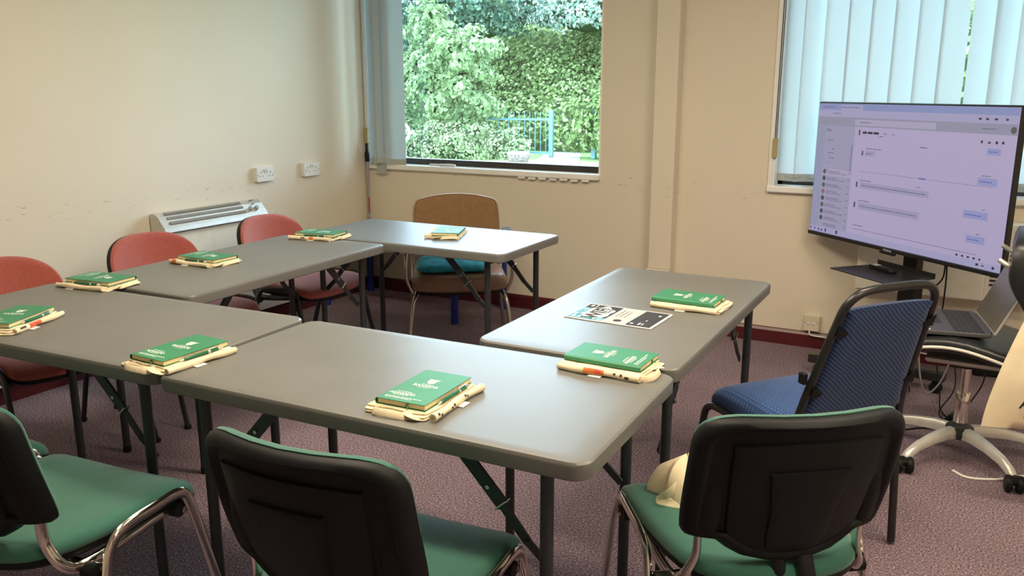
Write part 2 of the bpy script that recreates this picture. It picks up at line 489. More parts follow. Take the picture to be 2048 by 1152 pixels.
M['poster_blue'] = mat('pale_blue_photo_print', (.05, .26, .42), .75, col2=(.30, .50, .60), nscale=30, spec=.2)
M['poster_pink'] = mat('pale_pink_print', (.58, .53, .52), .75, spec=.2)
M['red_mark'] = mat('red_tape', (.45, .02, .02), .5)
M['pole'] = mat('grey_anodised_pole', (.42, .41, .44), .35, .5)
M['tv_bezel'] = mat('tv_black_bezel', (.012, .012, .014), .3)
M['grass'] = mat('rough_grass', (.10, .22, .05), .95, col2=(.22, .30, .10), nscale=3, bump=.6, bscale=20)
M['path'] = mat('pale_concrete_path', (.34, .33, .34), .9, noise=.06)
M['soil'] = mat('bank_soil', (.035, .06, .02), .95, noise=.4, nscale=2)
M['bark'] = mat('grey_bark', (.12, .09, .06), .9, noise=.3, nscale=10)
M['rail_blue'] = mat('blue_green_rail_paint', (.10, .22, .25), .45)
M['stone'] = mat('pebbled_concrete', (.28, .21, .20), .9, col2=(.10, .075, .07), nscale=20)
M['lamp'] = emis('lamp_diffuser', (1.0, .86, .66), 3.0)

def struct(mb, name, m, label=None, **kw):
    o = mb.build(name, m, **kw); o['kind'] = 'structure'
    if label: o['label'] = label
    return o

# ================================================================== THE ROOM
RX0, RX1, RY0, RY1, RH = 0.0, 5.75, -6.6, 0.0, 2.56
W1 = (0.035, 1.82, 0.90, 2.36)      # window openings: x0, x1, z0, z1
W2 = (2.862, 4.98, 0.895, 2.36)
WT = 0.24
mb = MB(); mb.box(((RX0 + RX1) / 2, (RY0 + RY1) / 2, -.05), (RX1 - RX0 + .4, RY1 - RY0 + .4, .1)); struct(mb, 'floor', M['carpet'], 'mauve speckled carpet', smooth=False)
mb = MB(); mb.box(((RX0 + RX1) / 2, (RY0 + RY1) / 2, RH + .05), (RX1 - RX0 + .4, RY1 - RY0 + .4, .1)); struct(mb, 'ceiling', M['ceiling'], smooth=False)
mb = MB(); mb.box((-.1, (RY0 + RY1) / 2, RH / 2), (.2, RY1 - RY0, RH)); struct(mb, 'wall_left', M['wall'], 'cream plaster wall with heater and sockets', smooth=False)
mb = MB(); mb.box((RX1 + .1, (RY0 + RY1) / 2, RH / 2), (.2, RY1 - RY0, RH)); struct(mb, 'wall_right', M['wall'], smooth=False)
mb = MB(); mb.box(((RX0 + RX1) / 2, RY0 - .1, RH / 2), (RX1 + .4, .2, RH)); struct(mb, 'wall_front', M['wall'], smooth=False)
mb = MB()
def wseg(x0, x1, z0, z1): mb.box(((x0 + x1) / 2, WT / 2, (z0 + z1) / 2), (x1 - x0, WT, z1 - z0))
wseg(-.2, W1[0], 0, RH); wseg(W1[0], W1[1], 0, W1[2]); wseg(W1[0], W1[1], W1[3], RH); wseg(W1[1], W2[0], 0, RH)
wseg(W2[0], W2[1], 0, W2[2]); wseg(W2[0], W2[1], W2[3], RH); wseg(W2[1], RX1 + .2, 0, RH)
struct(mb, 'wall_back', M['wall'], 'cream plaster wall with two windows', smooth=False)

# boxed-in pipe pilaster between the windows
mb = MB(); mb.box((2.252, -.045, 1.47), (.135, .09, 2.18), bev=.004)
pil = struct(mb, 'trim_1', M['wall'], 'cream boxed pipe casing between the windows', smooth=False)
mb = MB(); mb.box((2.248, -.052, .19), (.145, .104, .38), bev=.004)
mb.build('lower_casing', M['trim'], pil, smooth=False)

# skirting boards with a chamfered top
def skirt(name, p0, p1, nrm):
    p0 = Vector((*p0, 0)); p1 = Vector((*p1, 0)); n = Vector((*nrm, 0))
    prof = [(0, 0), (.018, 0), (.018, .072), (.010, .087), (0, .09)]
    mb = MB(); mb.loft([[p + n * a + Vector((0, 0, z)) for a, z in prof] for p in (p0, p1)])
    o = struct(mb, name, M['skirt'], 'dark maroon painted skirting board', smooth=False)
    return o
skirt('baseboard_left', (0, RY0), (0, 0), (1, 0))
skirt('baseboard_back', (0, 0), (RX1, 0), (0, -1))
skirt('baseboard_right', (RX1, 0), (RX1, RY0), (-1, 0))
skirt('baseboard_front', (RX1, RY0), (0, RY0), (0, 1))
mb = MB(); prof_pts = [(2.172, 0), (2.172, -.122), (2.325, -.122), (2.325, 0)]
mb.box((2.248, -.061, .045), (.155, .122, .09), bev=.004); struct(mb, 'trim_2', M['skirt'], 'maroon skirting wrapped round the pipe casing', smooth=False)

# ------------------------------------------------------------------ windows
def window(name, W, dark_bottom):
    x0, x1, z0, z1 = W
    cx = (x0 + x1) / 2; cz = (z0 + z1) / 2; yd = .13
    mb = MB(); fw = .045
    mb.box((cx, yd, z0 + .028 + dark_bottom / 2), (x1 - x0, .06, .055 + dark_bottom), bev=.004)
    mb.box((cx, yd, z1 - fw / 2), (x1 - x0, .06, fw), bev=.004)
    mb.box((x0 + .02, yd, cz), (.04, .06, z1 - z0), bev=.004)
    mb.box((x1 - .02, yd, cz), (.04, .06, z1 - z0), bev=.004)
    fr = struct(mb, name, M['frame_dark'], 'window with a dark bronze metal frame', smooth=False)
    mb = MB(); mb.box((cx, yd, cz), (x1 - x0 - .07, .008, z1 - z0 - .07)); mb.build('pane', M['glass'], fr, smooth=False)
    # white painted reveal lining
    mb = MB()
    mb.box((x0 + .006, .05, cz), (.012, .10, z1 - z0)); mb.box((x1 - .006, .05, cz), (.012, .10, z1 - z0)); mb.box((cx, .05, z1 - .006), (x1 - x0, .10, .012))
    l = mb.build('reveal_lining', M['white_gloss'], fr, smooth=False)
    return fr
w1 = window('window_1', W1, 0.0)
w2 = window('window_2', W2, 0.0)
# sills
mb = MB(); mb.box((.922, .035, .899), (1.80, .13, .036), bev=.006)
# chipped lower edge at the end away from the corner
for k in range(7):
    mb.box((1.28 + k * .075, -.024, .876 - (k % 2) * .002), (.05, .012, .010), (0, 0, .04 * ((k % 3) - 1)))
sl = mb.build('sill', M['white_gloss'], w1, smooth=False); sl['label'] = 'white painted sill with a chipped lower edge'
mb = MB(); mb.box((3.92, .035, .888), (2.16, .13, .036), bev=.006); mb.build('sill', M['white_gloss'], w2, smooth=False)
mb = MB()
for sx in (-1, 1): mb.box((2.852 if sx < 0 else 4.99, -.006, 1.63), (.022, .014, 1.47), bev=.002)
mb.build('architrave', M['white_gloss'], w2, smooth=False)
mb = MB(); mb.box((.020, -.004, 1.63), (.028, .012, 1.47), bev=.002); mb.build('architrave', M['white_gloss'], w1, smooth=False)

# ------------------------------------------------------------------ vertical blinds
def vane(parent, x, y, ang, w, zt, zb, m, hem=True, curve=.006):
    """one fabric vane, slightly bowed, with a stitched weight pocket at the bottom"""
    mb = MB(); n = 6; c, s = math.cos(ang), math.sin(ang)
    def row(z, off=0.0, n=n):
        return [(x + c * (t * w - w / 2) - s * (curve * (1 - (2 * t - 1) ** 2) + off), y + s * (t * w - w / 2) + c * (curve * (1 - (2 * t - 1) ** 2) + off), z) for t in [i / n for i in range(n + 1)]]
    def sheet(mb, z0, z1, o0, o1):
        zs = [z0 + (z1 - z0) * i / 5 for i in range(6)]
        f = [row(z, o0) for z in zs]; b = [row(z, o1) for z in zs]
        vs = [p for r in f for p in r] + [p for r in b for p in r]; N = n + 1; fs = []
        H = 6 * N
        for r in range(5):
            for i in range(n):
                fs.append([r * N + i, r * N + i + 1, (r + 1) * N + i + 1, (r + 1) * N + i])
                fs.append([H + r * N + i, H + (r + 1) * N + i, H + (r + 1) * N + i + 1, H + r * N + i + 1])
        for r in range(5):
            fs.append([r * N, (r + 1) * N, H + (r + 1) * N, H + r * N]); fs.append([r * N + n, H + r * N + n, H + (r + 1) * N + n, (r + 1) * N + n])
        for i in range(n):
            fs.append([i, H + i, H + i + 1, i + 1]); fs.append([5 * N + i, 5 * N + i + 1, H + 5 * N + i + 1, H + 5 * N + i])
        mb.add(vs, fs)
    sheet(mb, zb, zt, 0, .0006)
    o = mb.build('vane', m, parent)
    if hem:
        mb = MB(); sheet(mb, zb + .001, zb + .042, -.0022, -.0004); mb.build('weight_pocket', M['hem'], o)
    return o

bl1 = thing('vertical_blind', 'grey green vertical blind drawn back into a stack beside the corner', 'window blind', (0.18, -.03, .93))
for i, (x, y, a, w, m) in enumerate([(.095, -.012, 1.25, .10, 'blind'), (.125, -.02, 1.0, .11, 'blind_dense'), (.165, -.03, .75, .115, 'blind_dense'), (.20, -.035, .55, .12, 'blind_dense'), (.285, -.03, .28, .15, 'blind_dense')]):
    vane(bl1, x - .18, y + .03, a, w, 1.41, -.015 + (.01 if i % 2 else 0), M[m])
mb = MB(); mb.box((-.02, 0, -.045), (.085, .004, .07)); o = mb.build('fallen_weight_card', M['hem'], bl1, smooth=False); o['label'] = 'grey plastic weight slipping out below the vanes'
mb = MB(); mb.box((.76, 0, 1.42), (1.78, .045, .04), bev=.004); mb.build('head_rail', M['silver'], bl1, smooth=False)
mb = MB(); mb.tube([(.02, -.03, 1.40), (.022, -.032, .7), (.024, -.034, .06)], .0012, 6); mb.tube([(.035, -.034, 1.40), (.036, -.036, .7), (.036, -.038, .06)], .0012, 6)
mb.build('chain', M['grey_cable'], bl1)
c1 = thing('blind_cord', 'white looped blind cord with yellowed weight beside the corner', 'blind cord', (.030, -.02, 1.06))
mb = MB(); mb.tube([(-.012, 0, 1.28), (-.012, 0, .10)], .0018, 6); mb.tube([(.006, 0, 1.28), (.004, 0, .10)], .0018, 6); mb.build('cord', M['cord'], c1)
mb = MB(); mb.box((-.004, 0, .05), (.028, .02, .11), bev=.004); mb.build('weight', M['brass'], c1)

bl2 = thing('vertical_blind', 'closed pale blue vertical blind behind the television', 'window blind', (3.92, .05, .93))
xs = [2.915 + .112 * k for k in range(19)]
rr = random.Random(3)
for k, x in enumerate(xs):
    a = .16 + rr.uniform(-.07, .07); w = .126; xo = 0
    if k == 0: a = -.25
    if k == 1: a = .5
    if k == 7: a = .05; xo = -.004; w = .122
    if k == 8: a = .28; xo = .012; w = .118
    if k == 9: a = .5
    vane(bl2, x + xo - 3.92, rr.uniform(-.003, .003), a, w, 1.40, .0, M['blind'], curve=.007)
mb = MB(); mb.box((0, 0, 1.405), (2.08, .045, .04), bev=.004); mb.build('head_rail', M['silver'], bl2, smooth=False)
mb = MB()
for k in range(18):
    x = xs[k] - 3.92
    mb.tube([(x + .01, -.03, .03), (x + .056, -.03, .018), (x + .102, -.03, .03)], .0014, 5, smooth=3)
mb.build('chain', M['grey_cable'], bl2)
c2 = thing('blind_cord', 'dark blind cord with yellowed weight at the edge of the television window', 'blind cord', (2.872, -.02, 1.06))
mb = MB(); mb.tube([(-.004, 0, 1.28), (-.004, 0, .10)], .0022, 6); mb.tube([(.006, 0, 1.28), (.004, 0, .10)], .0022, 6); mb.build('cord', M['black_plastic'], c2)
mb = MB(); mb.box((0, 0, .055), (.026, .02, .11), bev=.004); mb.build('weight', M['brass'], c2)

# ------------------------------------------------------------------ ceiling lamps (above the frame)
for i, (lx, ly) in enumerate(LAMPS):
    t = thing('ceiling_lamp', 'long white fluorescent ceiling lamp, ' + ['over the farther tables', 'over the television', 'over the nearest table', 'over the chairs at the picture edge'][i], 'ceiling lamp', (lx, ly, RH), 0, 'fluorescent ceiling lamps')
    mb = MB(); mb.box((0, 0, -.016), (1.24, .32, .03), bev=.01); mb.build('housing', M['white_gloss'], t)
    mb = MB(); mb.box((0, 0, -.036), (1.16, .26, .012), bev=.004); mb.build('diffuser', M['lamp'], t)

# ------------------------------------------------------------------ sockets and heaters
def double_socket(y, z, label):
    t = thing('double_socket', label, 'wall socket', (0, y, z), 0, 'double sockets on the side wall')
    mb = MB(); mb.pad([(p[0], p[1]) for p in rrect(.073, .0435, .004, 3, 1)], [(0, 0), (0, .026), (.003, .030)], lambda a, b, c: (c, a, b)); mb.build('plate', M['socket'], t)
    for s in (-1, 1):
        mb = MB(); mb.box((.033, s * .009, .022), (.008, .011, .022), (0, .12, 0), bev=.002); mb.build('rocker_switch', M['socket'], t)
    mb = MB()
    for s in (-1, 1):
        mb.box((.0302, s * .040, .012), (.001, .0045, .010)); mb.box((.0302, s * .040 - .013, -.010), (.001, .007, .0045)); mb.box((.0302, s * .040 + .013, -.010), (.001, .007, .0045))
        mb.cyl((.0296, s * .063, 0), (.0306, s * .063, 0), .003, 8)
    mb.build('pin_holes', M['dark_hole'], t)
double_socket(-1.022, .923, 'white double wall socket above the heater dials')
double_socket(-.607, .921, 'white double wall socket closest to the room corner')
t = thing('data_outlet', 'yellowed twin data outlet just above the maroon skirting', 'wall outlet', (3.141, 0, .148))
mb = MB(); mb.pad(rrect(.0435, .0455, .004, 3, 1), [(0, 0), (0, .032), (.003, .036)], lambda a, b, c: (a, -c, b)); mb.build('plate', M['old_socket'], t)
for s in (-1, 1):
    mb = MB(); mb.box((s * .014, -.037, .002), (.02, .004, .016), bev=.003); mb.build('shutter', M['socket'], t)
mb = MB()
for s in (-1, 1): mb.cyl((s * .035, -.0355, .004), (s * .035, -.037, .004), .0025, 8)
mb.build('screw', M['dark_hole'], t)
mb = MB(); mb.tube([(3.132, -.03, .105), (3.136, -.036, .088), (3.155, -.036, .079), (3.25, -.028, .074), (3.5, -.026, .070), (3.9, -.03, .05), (4.6, -.03, .03)], .0042, 8, smooth=5)
tag(mb.build('network_cable', M['cord']), 'white network cable running from the outlet along the skirting', 'cable')

h = thing('wall_heater', 'cream wall heater with louvred sloping top behind red chairs', 'heater', (0, -1.495, .17))
mb = MB(); mb.box((.055, 0, .26), (.085, .70, .50), bev=.008); mb.build('body', M['heater'], h)
mb = MB()
prof = [(.012, .610), (.045, .612), (.075, .595), (.122, .535), (.128, .515), (.012, .515)]
mb.loft([[(a, s, b) for a, b in prof] for s in (-.375, .375)]); mb.build('top_casing', M['silver_paint'], h, smooth=False)
mb = MB()
for k, (a, b) in enumerate([(.050, .609), (.072, .598), (.092, .574), (.112, .550)]):
    pass
slope = math.atan2(.595 - .535, .122 - .075)
for k in range(3):
    tt = (k + .5) / 3
    a = .052 + tt * .064; b = .6105 - (0 if a < .06 else (a - .06) * 1.1)
    mb.box((a + .002, -.055, b - .004 + .0045), (.017, .54, .003), (0, slope * .9 if k else .55, 0))
mb.build('grille', M['heater_grille'], h, smooth=False)
mb = MB()
for k in range(3): mb.box((.062 + k * .020, .30, .612 - k * .019), (.004, .05, .003), (0, .8, .4))
mb.build('dial_marks', M['dark_hole'], h, smooth=False)
for k in range(2):
    mb = MB(); mb.cyl((.10, .25 + k * .05, .562), (.113, .25 + k * .05, .578), .013, 14); mb.build('dial', M['silver'], h)
mb = MB(); mb.box((.05, 0, .005), (.06, .5, .01)); mb.build('bracket', M['leg'], h)
mb = MB(); mb.tube([(.10, -.95 - .0, .70), (.105, -.965, .45), (.10, -.985, .22), (.085, -1.0, .17)], .004, 8, smooth=4)
mb.v = [(x, y - .08, z) for x, y, z in mb.v]
mb.v = [(x, y + 1.495, z - .17) for x, y, z in mb.v]; mb.build('power_cord', M['cord'], h)
h = thing('cable_trunking', 'white boxed trunking on the maroon skirting under the heater', 'trunking', (0, -2.4, .092))
mb = MB(); mb.box((.03, 0, .04), (.06, 3.2, .08), bev=.004); mb.build('channel', M['white_gloss'], h)
mb = MB(); mb.cyl((.06, 1.56, .02), (.075, 1.56, .02), .008, 10); mb.build('end_knob', M['socket'], h)

h = thing('wall_heater', 'cream flat wall heater with side vents below the television', 'heater', (3.82, 0, .39))
mb = MB(); mb.box((-.16, -.06, .20), (.60, .12, .40), bev=.008); mb.build('body', M['heater'], h)
mb = MB(); mb.box((.24, -.055, .20), (.20, .11, .40), bev=.008); mb.build('vent_end', M['heater'], h)
mb = MB()
for k in range(9): mb.box((.19, -.112, .09 + k * .022), (.055, .006, .010)); mb.box((.265, -.112, .09 + k * .022), (.055, .006, .010))
mb.build('vent_slots', M['dark_hole'], h, smooth=False)

# ------------------------------------------------------------------ telescopic pole in the corner
p = thing('window_pole', 'slim grey telescopic window pole with black tip in the corner', 'pole', (.036, -.036, 0))
mb = MB(); mb.tube([(.0, 0, 0.0), (0, 0, .93)], .011, 14); mb.build('lower_tube', M['pole'], p)
mb = MB(); mb.lathe([(.014, .93), (.017, .95), (.017, .99), (.012, 1.0), (.009, 1.02), (.009, 1.05), (.006, 1.06)], seg=14); mb.build('grip_tip', M['black_plastic'], p)
mb = MB(); mb.box((.010, -.010, .62), (.008, .008, .11), (0, 0, .78)); mb.build('label_strip', M['red_mark'], p)
mb = MB(); mb.lathe([(.014, 0), (.014, .03), (.0115, .035)], seg=14); mb.build('foot', M['black_plastic'], p)

# ------------------------------------------------------------------ low table with blue legs in the corner
t = thing('low_table', 'low pale table on royal blue legs pushed into the corner', 'table', (.625, -.325, 0), .0)
mb = MB(); mb.pad(rrect(.585, .28, .02, 3, 2), [(.003, .42), (0, .423), (0, .443), (.003, .446)]); mb.build('tabletop', M['beech'], t)
for sx, sy in ((-.555, -.245), (.47, -.235), (.555, .235), (-.555, .235)):
    mb = MB(); mb.tube([(sx, sy, 0), (sx, sy, .42)], .024, 16); mb.build('leg', M['blue_leg'], t)

# ================================================================== FOLDING TABLES
TL, TWD, TH = 1.188, .610, .72
def folding_table(origin, rot, label, ix=.110, iy=.058):
    c, s = math.cos(rot), math.sin(rot)
    cx = origin[0] + c * TL / 2 - s * TWD / 2; cy = origin[1] + s * TL / 2 + c * TWD / 2
    t = thing('folding_table', label, 'table', (cx, cy, 0), rot, 'grey folding tables set in a broken ring')
    mb = MB()
    mb.pad(rrect(TL / 2, TWD / 2, .038, 6, 4), [(.006, TH - .040), (.0012, TH - .037), (0, TH - .010), (.0016, TH - .0045), (.0065, TH - .0006), (.010, TH)], inner=(.9, .5))
    mb.build('tabletop', M['table'], t, angle=28)
    for e in (-1, 1):
        x = e * (TL / 2 - ix)
        mb = MB(); mb.tube([(x, -.225, TH - .055), (x, .225, TH - .055)], .011, 10); mb.build('crossbar', M['leg'], t)
        for w in (-1, 1):
            y = w * (TWD / 2 - iy)
            mb = MB(); mb.tube([(x, y, .018), (x, y, TH - .038)], .0145, 14); lg = mb.build('leg', M['leg'], t)
            mb = MB(); mb.lathe([(.0165, 0), (.0168, .02), (.015, .026)], (x, y, 0), 14); mb.build('foot_cap', M['black_plastic'], lg)
            # folding brace: two flat bars, a locking ring and a rivet
            yi = y - w * .022
            x1, z1 = x - e * .008, .435; x2, z2 = x - e * .235, TH - .042
            mx, mz = x1 * .52 + x2 * .48, z1 * .52 + z2 * .48
            a = math.atan2(z2 - z1, (x2 - x1))
            br = MB()
            def bar(mb, p, q, wdt, th):
                L = math.hypot(q[0] - p[0], q[1] - p[1]); an = math.atan2(q[1] - p[1], q[0] - p[0])
                mb.box(((p[0] + q[0]) / 2, yi, (p[1] + q[1]) / 2), (L + .012, th, wdt), (0, -an, 0), bev=.002)
            k1 = (x1 * .78 + x2 * .22, z1 * .78 + z2 * .22 - .008)
            bar(br, (x1, z1), k1, .022, .005); bar(br, k1, (mx, mz), .025, .005)
            b1 = br.build('brace', M['leg'], t, smooth=False)
            br = MB(); bar(br, (mx, mz), (x2, z2), .033, .009)
            b2 = br.build('brace', M['leg'], t, smooth=False)
            br = MB(); nx, nz = -math.sin(a), math.cos(a)
            br.tube([(mx + nx * .017, yi - .009, mz + nz * .017), (mx + nx * .017, yi + .009, mz + nz * .017), (mx - nx * .017, yi + .009, mz - nz * .017), (mx - nx * .017, yi - .009, mz - nz * .017)], .0022, 8, closed=True)
            br.build('locking_ring', M['steel'], b2)
            q = (mx * .72 + x2 * .28, mz * .72 + z2 * .28)
            br = MB(); br.cyl((q[0], yi - .008, q[1]), (q[0], yi + .008, q[1]), .005, 10); br.build('rivet', M['steel'], b2)
    return t
T4 = folding_table((2.104, -3.532), .0325, 'grey plastic folding table nearest the camera, beside the middle green chair')
T5 = folding_table((3.262, -2.852), 1.5858, 'grey folding table with the printed poster, beside the blue chair')
T1 = folding_table((.895, -1.708), .0143, 'farthest grey folding table, in front of the brown armchair')
T2 = folding_table((1.504, -2.905), 1.6, 'grey folding table lengthwise alongside the farther red chairs', .085, .088)
T3 = folding_table((.905, -3.590), .0600, 'grey folding table in front of the closest red chair and a green chair')

# ================================================================== STACKING CHAIRS
def back_outline(bw, htop, n, ymid, tail):
    pts = []
    for i in range(17):
        a = PI * i / 16
        pts.append((bw * math.copysign(abs(math.cos(a)) ** (2 / n), math.cos(a)), ymid + (htop - ymid) * abs(math.sin(a)) ** (2 / n)))
    return pts + tail
def stacking_chair(label, cat_group, loc, rz, fabric, frame_m, name='stacking_chair', bw=.225, sq=5.6, htop=.815, ymid=.66):
    t = thing(name, label, 'chair', loc, rz, cat_group)
    # seat pad: rounded trapezoid with a bowed rear edge
    out = smooth_outline([(.243, .195), (.238, .240), (.205, .262), (.10, .272), (0, .274), (-.10, .272), (-.205, .262), (-.238, .240), (-.243, .195), (-.228, .02), (-.205, -.105), (-.16, -.175), (-.08, -.205), (0, -.212), (.08, -.205), (.16, -.175), (.205, -.105), (.228, .02)], 3)
    def sd(x, y, z):
        z += -.012 + .010 * (abs(x) / .22) ** 2 - (.024 * max(0, (y - .15) / .12) ** 2) + .006 * max(0, -y / .2)
        return (x, y, z)
    mb = MB(); mb.pad(out, [(.004, .425), (0, .432), (0, .442), (.008, .456), (.022, .463, .002)], sd); mb.build('seat', fabric, t)
    mb = MB(); mb.pad(out, [(.05, .398), (.018, .403), (.002, .415), (0, .427), (.004, .431)], sd); mb.build('seat_shell', M['black_plastic'], t)
    # backrest: green pad in front, black moulded shell behind
    def bd(x, y, z):                       # x across, y height, z thickness (towards the front = +)
        yb = -.172 - .088 * (y - .50) / .32 - .010 * math.sin(max(0, min(1, (y - .5) / .32)) * PI)
        return (x, yb - .012 + 1.25 * x * x + z, y)
    zb = .525
    o1 = back_outline(bw, htop + .003, sq, ymid, [(-bw + .002, .60), (-bw + .006, .545), (-bw + .018, zb), (-.15, zb - .012), (-.08, zb - .02), (0, zb - .022), (.08, zb - .02), (.15, zb - .012), (bw - .018, zb), (bw - .006, .545), (bw - .002, .60)])
    po = smooth_outline([(x * .985, y) for x, y in o1], 2)
    mb = MB(); mb.pad(po, [(0, .002), (-.001, .012), (.006, .022), (.024, .028, .004)], bd, inner=(.85, .7, .5, .3, .12)); mb.build('backrest', fabric, t)
    o2 = back_outline(bw + .001, htop + .001, sq, ymid, [(-bw, .60), (-bw + .004, .545), (-bw + .014, .520), (-.165, .518), (-.150, .512), (-.10, .478), (0, .462), (.10, .478), (.150, .512), (.165, .518), (bw - .014, .520), (bw - .004, .545), (bw, .60)])
    o2s = smooth_outline(o2, 2)
    mb = MB(); mb.pad(o2s, [(.046, -.013), (.036, -.0135), (.028, -.024), (.018, -.028), (.006, -.022), (0, -.010), (.001, .006)], bd, inner=(.8, .6, .4, .2))
    sh = mb.build('back_shell', M['black_plastic'], t, angle=60)
    # side pillars that sleeve the uprights, raised centre panel and its smaller inset
    for s in (-1, 1):
        mb = MB()
        L = [[bd(s * (bw - .042) + a, y, b - .018 + k) for a, b in ((-.026, .004), (-.014, -.007), (.016, -.007), (.028, .002), (.026, .014), (-.024, .014))] for y, k in ((.524, 0), (.56, 0), (.60, .002), (.63, .006), (.66, .012))]
        mb.loft(L if s > 0 else [list(reversed(r)) for r in L])
        mb.build('upright_sleeve', M['black_plastic'], sh, angle=60)
    mb = MB(); pan = smooth_outline([(.158, htop - .075), (.145, htop - .057), (0, htop - .050), (-.145, htop - .057), (-.158, htop - .075), (-.152, .62), (-.135, .52), (-.08, .484), (0, .472), (.08, .484), (.135, .52), (.152, .62)], 3)
    mb.pad(pan, [(.010, -.0215), (.004, -.0205), (0, -.010)], bd, inner=(.85, .7, .5, .3, .12)); mb.build('raised_panel', M['black_plastic'], sh, angle=35)
    mb = MB(); pan = smooth_outline([(.085, htop - .125), (.078, htop - .115), (0, htop - .112), (-.078, htop - .115), (-.085, htop - .125), (-.070, .60), (-.058, .505), (0, .498), (.058, .505), (.070, .60)], 3)
    mb.pad(pan, [(.008, -.0285), (.003, -.0275), (0, -.018)], bd, inner=(.8, .6, .4, .2)); mb.build('inset_panel', M['black_plastic'], sh, angle=35)
    # frames
    for s in (-1, 1):
        x = s * .256
        mb = MB()
        mb.tube([(s * .270, -.170, .012), (s * .266, -.125, .16), (s * .260, -.070, .33), (x, -.052, .392), (x, -.030, .428), (x, .010, .444), (x, .09, .449), (x, .155, .452), (x, .190, .440), (x, .208, .405), (s * .260, .222, .35), (s * .266, .262, .18), (s * .272, .305, .012)], .0145, 12, smooth=4, r2=.0085, up=(0, -1, 0))
        lf = mb.build('side_frame', frame_m, t)
        for fx, fy in ((.270, -.172), (.272, .306)):
            mb = MB(); mb.lathe([(.015, 0), (.016, .012), (.013, .018)], (s * fx, fy, 0), 12); mb.build('foot_cap', M['black_plastic'], lf)
        for (yy, zz) in ((-.062, .370), (.196, .398)):
            mb = MB(); mb.cyl((s * .248, yy - .016, zz), (s * .216, yy - .016, zz), .019, 18); mb.build('stacking_knob', M['black_plastic'], t)
        mb = MB()
        xb = s * (bw - .042)
        mb.tube([(xb, -.172, .60), (xb, -.152, .53), (xb, -.146, .47), (s * .200, -.134, .418), (s * .208, -.105, .388), (s * .214, -.06, .382), (s * .218, .02, .388), (s * .219, .11, .398), (s * .219, .185, .402)], .0145, 12, smooth=4, r2=.0085, up=(0, -1, 0))
        mb.build('back_upright', frame_m, t)
    for yy, zz in ((-.062, .372), (.196, .392)):
        mb = MB(); mb.tube([(-.25, yy, zz), (.25, yy, zz)], .010, 10); mb.build('crossbar', frame_m, t)
    return t
gg = 'green upholstered stacking chairs with chrome frames'
G1 = stacking_chair('green fabric chair with chrome frame whose whole seat shows, beside the middle green chair', gg, (1.995, -3.790, 0), .115, M['green_fabric'], M['chrome'])
def another(src, loc, rz, label, group):
    c = copy_tree(src); c.location = loc; c.rotation_euler = (0, 0, rz); c['label'] = label; c['group'] = group
    return c
G2 = another(G1, (2.854, -3.611, 0), .066, 'middle green chair, its black shell back cut by the bottom of the photo', gg)
G3 = another(G1, (3.508, -3.050, 0), .659, 'green chair by the blue chair, with a crumpled cloth bag on its seat', gg)
G4 = another(G1, (1.405, -3.80, 0), .0, 'green chair of which only the seat tip shows at the picture edge', gg)
rg = 'coral red stacking chairs along the side wall'
R1 = stacking_chair('coral red fabric chair closest to the camera by the side wall', rg, (.70, -2.985, 0), -PI / 2, M['red_fabric'], M['black_metal'], 'red_stacking_chair', .245, 2.7, .768, .60)
R2 = another(R1, (.70, -2.272, 0), -PI / 2 - .02, 'middle coral red chair, its back overlapping the wall heater', rg)
R3 = another(R1, (.75, -1.55, 0), -PI / 2 + .03, 'coral red chair farthest from the camera, just before the room corner', rg)
# a torn strap of shell hanging under the back of the chair with the bag: black webbing bracket
mb = MB(); c, s = math.cos(.659), math.sin(.659)
def g3(a, b, z): return (3.508 + c * a - s * b, -3.050 + s * a + c * b, z)
br = MB(); br.tube([(.035, -.185, .50), (.035, -.222, .44), (.035, -.232, .395), (.035, -.212, .372), (.035, -.15, .385), (.035, -.09, .40)], .018, 10, smooth=3, r2=.005, up=(1, 0, 0)); br.build('back_bracket', M['black_plastic'], G3)
br = MB(); br.tube([(-.02, -.185, .50), (-.02, -.205, .44), (-.02, -.200, .40), (-.02, -.15, .392), (-.02, -.09, .40)], .014, 10, smooth=3, r2=.005, up=(1, 0, 0)); br.build('back_bracket', M['black_plastic'], G3)

# ------------------------------------------------------------------ blue banquet chair
t = thing('banquet_chair', 'blue pinstriped banquet chair with black tube frame', 'chair', (3.43, -2.12, 0), .90)
out = smooth_outline([(.215, .10), (.21, .155), (.17, .18), (0, .19), (-.17, .18), (-.21, .155), (-.215, .10), (-.205, -.12), (-.195, -.20), (-.15, -.225), (0, -.23), (.15, -.225), (.195, -.20), (.205, -.12)], 4)
mb = MB(); mb.pad(out, [(.02, .412), (.004, .415), (0, .425), (0, .452), (.010, .472), (.035, .484, .006)], lambda x, y, z: (x, y, z - .018 - .03 * max(0, (y - .06) / .13) ** 2)); mb.build('seat', M['blue_seat'], t)
mb = MB(); mb.pad(out, [(.03, .392), (.008, .394), (.008, .405)]); mb.build('seat_board', M['black_plastic'], t)
def bb(x, h, d):
    k = max(0, (h - .46) / .40)
    return (x, -.238 - .115 * k - .01 * k * k + d, h)
bh = .893
def bwid(h): return .203 - .034 * max(0, (h - .46) / .40)
pts = []
for s, hs in ((-1, (.010, .20, .42, .52, .62, .72, .79)), (1, (.79, .72, .62, .52, .42, .20, .010))):
    for h_ in hs:
        if h_ < .46: pts.append((s * .207, -.238 - (.46 - h_) * .06, h_))
        else: pts.append(bb(s * bwid(h_), h_, 0))
    if s < 0: pts += [bb(-bwid(.83) + .004, .845, 0), bb(-.138, .880, 0), bb(-.09, bh, 0), bb(0, bh + .002, 0), bb(.09, bh, 0), bb(.138, .880, 0), bb(bwid(.83) - .004, .845, 0)]
